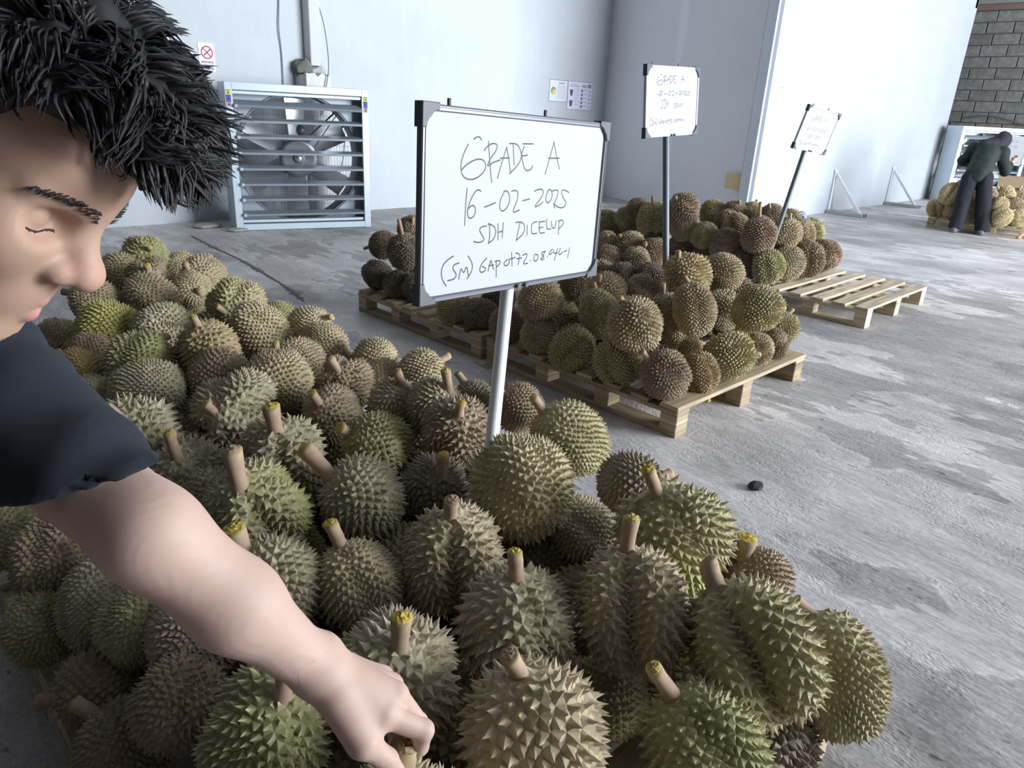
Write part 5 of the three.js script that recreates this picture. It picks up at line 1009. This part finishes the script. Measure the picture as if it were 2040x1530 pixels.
  const hair = (x, y, z) => {
    const n = 0.016 * (noise3(x * 40 + 9, y * 26, z * 40) - 0.5) + 0.008 * (noise3(x * 95, y * 60, z * 95) - 0.5);
    let d = smin(crown(x, y, z), front(x, y, z), 0.025); d = smin(d, fringe(x, y, z), 0.02); d = smin(d, nape(x, y, z), 0.02); for (const c of sideburn) d = smin(d, c(x, y, z), 0.01);
    d += n;
    return smax(d, Math.min(hairLine(x, y, z), 0.11 - z + (y < 0.05 ? 9 : 0)), 0.012);
  };
  const cap = isosurface(hair, [-0.125, -0.11, -0.15], [0.125, 0.19, 0.16], 0.004), cp = cap.attributes.position, cn = cap.attributes.normal, r = rng(99), locks = [cap.deleteAttribute('normal')];
  cap.computeVertexNormals();
  const clumps = []; for (let i = 0; i < 190; i++) { const k = Math.floor(r() * cp.count); clumps.push({ p: V(cp.getX(k), cp.getY(k), cp.getZ(k)), d: V((r() - 0.5) * 1.5, (r() - 0.5) * 1.2, (r() - 0.5) * 1.2), lift: r() * r(), curl: (r() - 0.5) * 1.6 }); }
  const N3 = cap.attributes.normal, bare = (q) => q.z > 0.088 && q.y < 0.048 || q.z > 0.045 && q.y < 0.052 && Math.abs(q.x) < 0.08;
  let made = 0;
  for (let tries = 0; tries < 40000 && made < 5200; tries++) {
    const i = Math.floor(r() * cp.count), p = V(cp.getX(i), cp.getY(i), cp.getZ(i)), n = V(N3.getX(i), N3.getY(i), N3.getZ(i));
    if (n.y < -0.35 && p.z < 0.09) continue;
    let c = clumps[0], best = 9; for (const k of clumps) { const q = k.p.distanceToSquared(p); if (q < best) { best = q; c = k; } }
    const L = 0.015 + r() * 0.018 + c.lift * 0.014, fwd = smooth(-0.06, 0.07, p.z), side = Math.sign(p.x) * smooth(0.02, 0.06, Math.abs(p.x));
    const flow = V(side * 0.45, -0.30 - 0.35 * (1 - fwd), fwd * 0.8 - 0.2).add(c.d).add(V((r() - 0.5) * 0.4, (r() - 0.5) * 0.4, (r() - 0.5) * 0.4)).addScaledVector(n, 0.05 + c.lift * 0.7).normalize();
    const bend = n.clone().cross(flow).normalize().multiplyScalar(c.curl * L * 0.35), tip = c.p.clone().addScaledVector(c.d, 0.01).sub(p).multiplyScalar(0.35);
    const q1 = p.clone().addScaledVector(n, -0.003), q2 = p.clone().addScaledVector(flow, L * 0.5).addScaledVector(n, 0.005 + 0.004 * r()).addScaledVector(bend, 0.5), q3 = p.clone().addScaledVector(flow, L).addScaledVector(n, 0.001 + 0.004 * r() + c.lift * 0.004).add(bend).add(tip.clampLength(0, 0.012));
    if (bare(q3) || bare(q2)) continue;
    const w = 0.0007 + r() * 0.0011; locks.push(tube([q1, q2, q3], [w, w * 1.1, w * 0.15], 4, 4)); made++;
  }
  // the tufts that hang and fly in front of the forehead
  for (let k = 0; k < 26; k++) {
    const a = (r() - 0.35) * 0.085, base = V(a, 0.072 + r() * 0.05, 0.098 + r() * 0.012), down = r() < 0.72, L0 = 0.020 + r() * 0.026, d0 = V((r() - 0.5) * 0.8, down ? -0.75 : 0.1 + r() * 0.6, 0.25 + r() * 0.5).normalize(), curl = V((r() - 0.5) * 0.02, 0.002, (r() - 0.5) * 0.016);
    for (let i = 0; i < 13; i++) {
      const L = L0 * (0.7 + 0.4 * r()), p = base.clone().add(V((r() - 0.5) * 0.012, (r() - 0.5) * 0.012, (r() - 0.5) * 0.006)), d = d0.clone().add(V((r() - 0.5) * 0.35, (r() - 0.5) * 0.35, (r() - 0.5) * 0.35)).normalize();
      const q2 = p.clone().addScaledVector(d, L * 0.6).addScaledVector(curl, 0.3), q3 = p.clone().addScaledVector(d, L).add(curl);
      if (q3.y < 0.035) continue;
      const w = 0.0006 + r() * 0.001; locks.push(tube([p, q2, q3], [w, w, w * 0.12], 4, 4));
    }
  }
  const strip = (g) => { const o = g.index ? g.toNonIndexed() : g; o.deleteAttribute('uv'); return o; };
  const hairGeo = mergeGeometries(locks.map(strip)), M = new THREE.Matrix4().makeBasis(V(...HL), V(...HU), V(...HF)).setPosition(HC[0], HC[1], HC[2]);
  part('hair', local(hairGeo.applyMatrix4(M)), hairMat, man);
  // brows and lashes
  for (const s of [1, -1]) {
    const hs = []; for (let i = 0; i < 110; i++) { const t = i / 110, x = s * (0.011 + 0.050 * t), z = 0.0915 - 0.035 * t * t, y = 0.010 + 0.009 * Math.sin(t * 2.4) + (r() - 0.5) * 0.010 * (1 - t * 0.6), a = V(x, y, z); let k = 0; while (headLocal(a.x, a.y, a.z) > 0.0005 && k++ < 30) a.z -= 0.001; while (headLocal(a.x, a.y, a.z) < -0.0005 && k++ < 60) a.z += 0.001; hs.push(tube([a, a.clone().add(V(s * 0.007, 0.002 * (1 - 2 * t), 0.0012))], [0.0007, 0.0002], 4)); }
    part('eyebrow', local(mergeGeometries(hs.map(strip)).applyMatrix4(M)), hairMat, man);
    const ls = []; for (let i = 0; i <= 14; i++) { const t = i / 14, x = s * (0.020 + 0.030 * t), a = V(x, -0.0165 - 0.003 * Math.sin(t * Math.PI), 0.1); let k = 0; while (headLocal(a.x, a.y, a.z) > 0.0003 && k++ < 90) a.z -= 0.0008; ls.push(a); }
    const lash = [tube(ls, 0.0011, 5)]; for (const a of ls) lash.push(tube([a, a.clone().add(V(s * 0.001, -0.003, 0.0025))], [0.0005, 0.0001], 4));
    part('eyelashes', local(mergeGeometries(lash.map(strip)).applyMatrix4(M)), hairMat, man);
  }
  // thumb nail
  {
    const a = V(...J.th[2]), b = V(...J.th[3]), d = b.clone().sub(a).normalize(), toCam = V(-0.2, 0.8, 0.55), n = toCam.clone().addScaledVector(d, -toCam.dot(d)).normalize(), sdir = d.clone().cross(n), g = new THREE.SphereGeometry(1, 14, 8);
    g.applyMatrix4(new THREE.Matrix4().makeBasis(sdir.clone().multiplyScalar(0.0072), n.clone().multiplyScalar(0.0022), d.clone().multiplyScalar(0.0085)).setPosition(b.clone().addScaledVector(d, -0.001).addScaledVector(n, 0.0088)));
    part('thumbnail', local(g), std({ color: rgb(0.74, 0.52, 0.50), roughness: 0.3 }), man);
  }
}
// ---------------------------------------------------------------- the worker at the far pallet, seen from behind
{
  const W = { fl: [11.10, 0.03, -2.74], fr: [11.20, 0.03, -2.44], hl: [11.40, 0.70, -2.80], hr: [11.46, 0.70, -2.64], waist: [11.52, 0.78, -2.72], chest: [11.72, 1.00, -2.76], sl: [11.76, 1.06, -2.94], sr: [11.84, 1.03, -2.60], neck: [11.92, 1.12, -2.74], head: [12.00, 1.19, -2.68], el: [11.66, 0.90, -3.00], hl2: [11.92, 0.86, -2.96], er: [11.88, 0.80, -2.52], hand: [12.14, 0.93, -2.52] };
  const t = thing('person', 'worker in dark green jacket and headscarf bending over the far pallet, back turned', 'person', [11.15, 0, -2.6]);
  const loc = (g) => g.translate(-11.15, 0, 2.6), cloth = (f, lo, hi, cell) => loc(isosurface(f, lo, hi, cell));
  const sk = [capsule(W.hl, W.fl, 0.07, 0.035), capsule(W.hr, W.fr, 0.07, 0.035), capsule(W.waist, W.chest, 0.10, 0.11), capsule(W.chest, W.neck, 0.09, 0.05), capsule(W.sl, W.sr, 0.05, 0.05), capsule(W.sr, W.er, 0.042, 0.034), capsule(W.er, W.hand, 0.034, 0.022), capsule(W.sl, W.el, 0.042, 0.034), capsule(W.el, W.hl2, 0.034, 0.022), ellipsoid(W.head, [0.085, 0.10, 0.08])];
  const hx = W.hand, fing = [[0.05, 0.045, 0.0], [0.055, 0.05, 0.018], [0.05, 0.048, 0.034], [0.04, 0.04, 0.048]].map((d) => capsule([hx[0] + 0.02, hx[1] + 0.02, hx[2] + d[2] * 0.6], [hx[0] + d[0], hx[1] + d[1] + 0.03, hx[2] + d[2]], 0.011, 0.008)), thumb = capsule(hx, [hx[0] + 0.03, hx[1] + 0.05, hx[2] - 0.03], 0.012, 0.009), palm = ellipsoid([hx[0] + 0.015, hx[1] + 0.02, hx[2] + 0.008], [0.03, 0.035, 0.032]);
  const fl2 = [0, 1, 2, 3].map((i) => capsule([W.hl2[0] + 0.02, W.hl2[1], W.hl2[2] + i * 0.014], [W.hl2[0] + 0.085, W.hl2[1] - 0.02, W.hl2[2] + i * 0.016], 0.01, 0.008));
  part('body', cloth((x, y, z) => { let d = 1; for (const c of sk) d = smin(d, c(x, y, z), 0.03); d = smin(d, palm(x, y, z), 0.01); for (const c of [...fing, thumb, ...fl2]) d = smin(d, c(x, y, z), 0.005); return d; }, [10.98, 0, -3.1], [12.3, 1.34, -2.35], 0.012), std({ color: rgb(0.42, 0.25, 0.18), roughness: 0.6 }), t);
  const leg = [capsule(W.hl, [W.fl[0] + 0.02, 0.06, W.fl[2]], 0.098, 0.088), capsule(W.hr, [W.fr[0] + 0.02, 0.06, W.fr[2]], 0.098, 0.088), capsule([11.43, 0.72, -2.78], [11.47, 0.72, -2.66], 0.11, 0.11)];
  part('trousers', cloth((x, y, z) => { let d = 1; for (const c of leg) d = smin(d, c(x, y, z), 0.015); return Math.max(d + 0.014 * (noise3(x * 20, y * 7, z * 20) - 0.5), 0.05 - y); }, [10.95, 0.02, -3.0], [11.7, 0.9, -2.3], 0.012), std({ color: rgb(0.006, 0.0065, 0.011), roughness: 0.9 }), t);
  const jk = [capsule([11.47, 0.74, -2.73], W.chest, 0.155, 0.15), capsule(W.sl, W.sr, 0.085, 0.085), capsule(W.chest, W.neck, 0.13, 0.08), capsule(W.sr, W.er, 0.075, 0.064), capsule(W.er, [hx[0] - 0.09, hx[1] - 0.05, hx[2]], 0.064, 0.046), capsule(W.sl, W.el, 0.075, 0.064), capsule(W.el, [W.hl2[0] - 0.05, W.hl2[1], W.hl2[2]], 0.062, 0.046)];
  part('jacket', cloth((x, y, z) => { let d = 1; for (const c of jk) d = smin(d, c(x, y, z), 0.035); return Math.max(d + 0.02 * (noise3(x * 11 + y * 4, y * 13, z * 11) - 0.5), 0.665 + (x - 11.4) * 0.12 - y); }, [11.2, 0.6, -3.2], [12.25, 1.3, -2.3], 0.011), std({ color: rgb(0.008, 0.018, 0.017), roughness: 0.85 }), t);
  const sc = [ellipsoid(W.head, [0.115, 0.125, 0.105]), capsule(W.head, W.neck, 0.10, 0.115), capsule(W.neck, [11.76, 1.10, -2.82], 0.11, 0.10), capsule(W.neck, W.sl, 0.09, 0.075)];
  part('headscarf', cloth((x, y, z) => { let d = 1; for (const c of sc) d = smin(d, c(x, y, z), 0.03); return d + 0.016 * (noise3(x * 16 + z * 14, y * 8, z * 16) - 0.5); }, [11.55, 0.9, -3.1], [12.2, 1.38, -2.5], 0.010), std({ color: rgb(0.012, 0.012, 0.019), roughness: 0.85 }), t);
  for (const f of [W.fl, W.fr]) part('shoe', cloth((x, y, z) => Math.max(smin(capsule([f[0] - 0.04, 0.035, f[2]], [f[0] + 0.15, 0.03, f[2]], 0.045, 0.04)(x, y, z), 9, 0.01), 0.003 - y), [f[0] - 0.11, 0, f[2] - 0.06], [f[0] + 0.22, 0.09, f[2] + 0.06], 0.008), std({ color: rgb(0.10, 0.09, 0.09) }), t);
}
renderer.render(scene, camera);
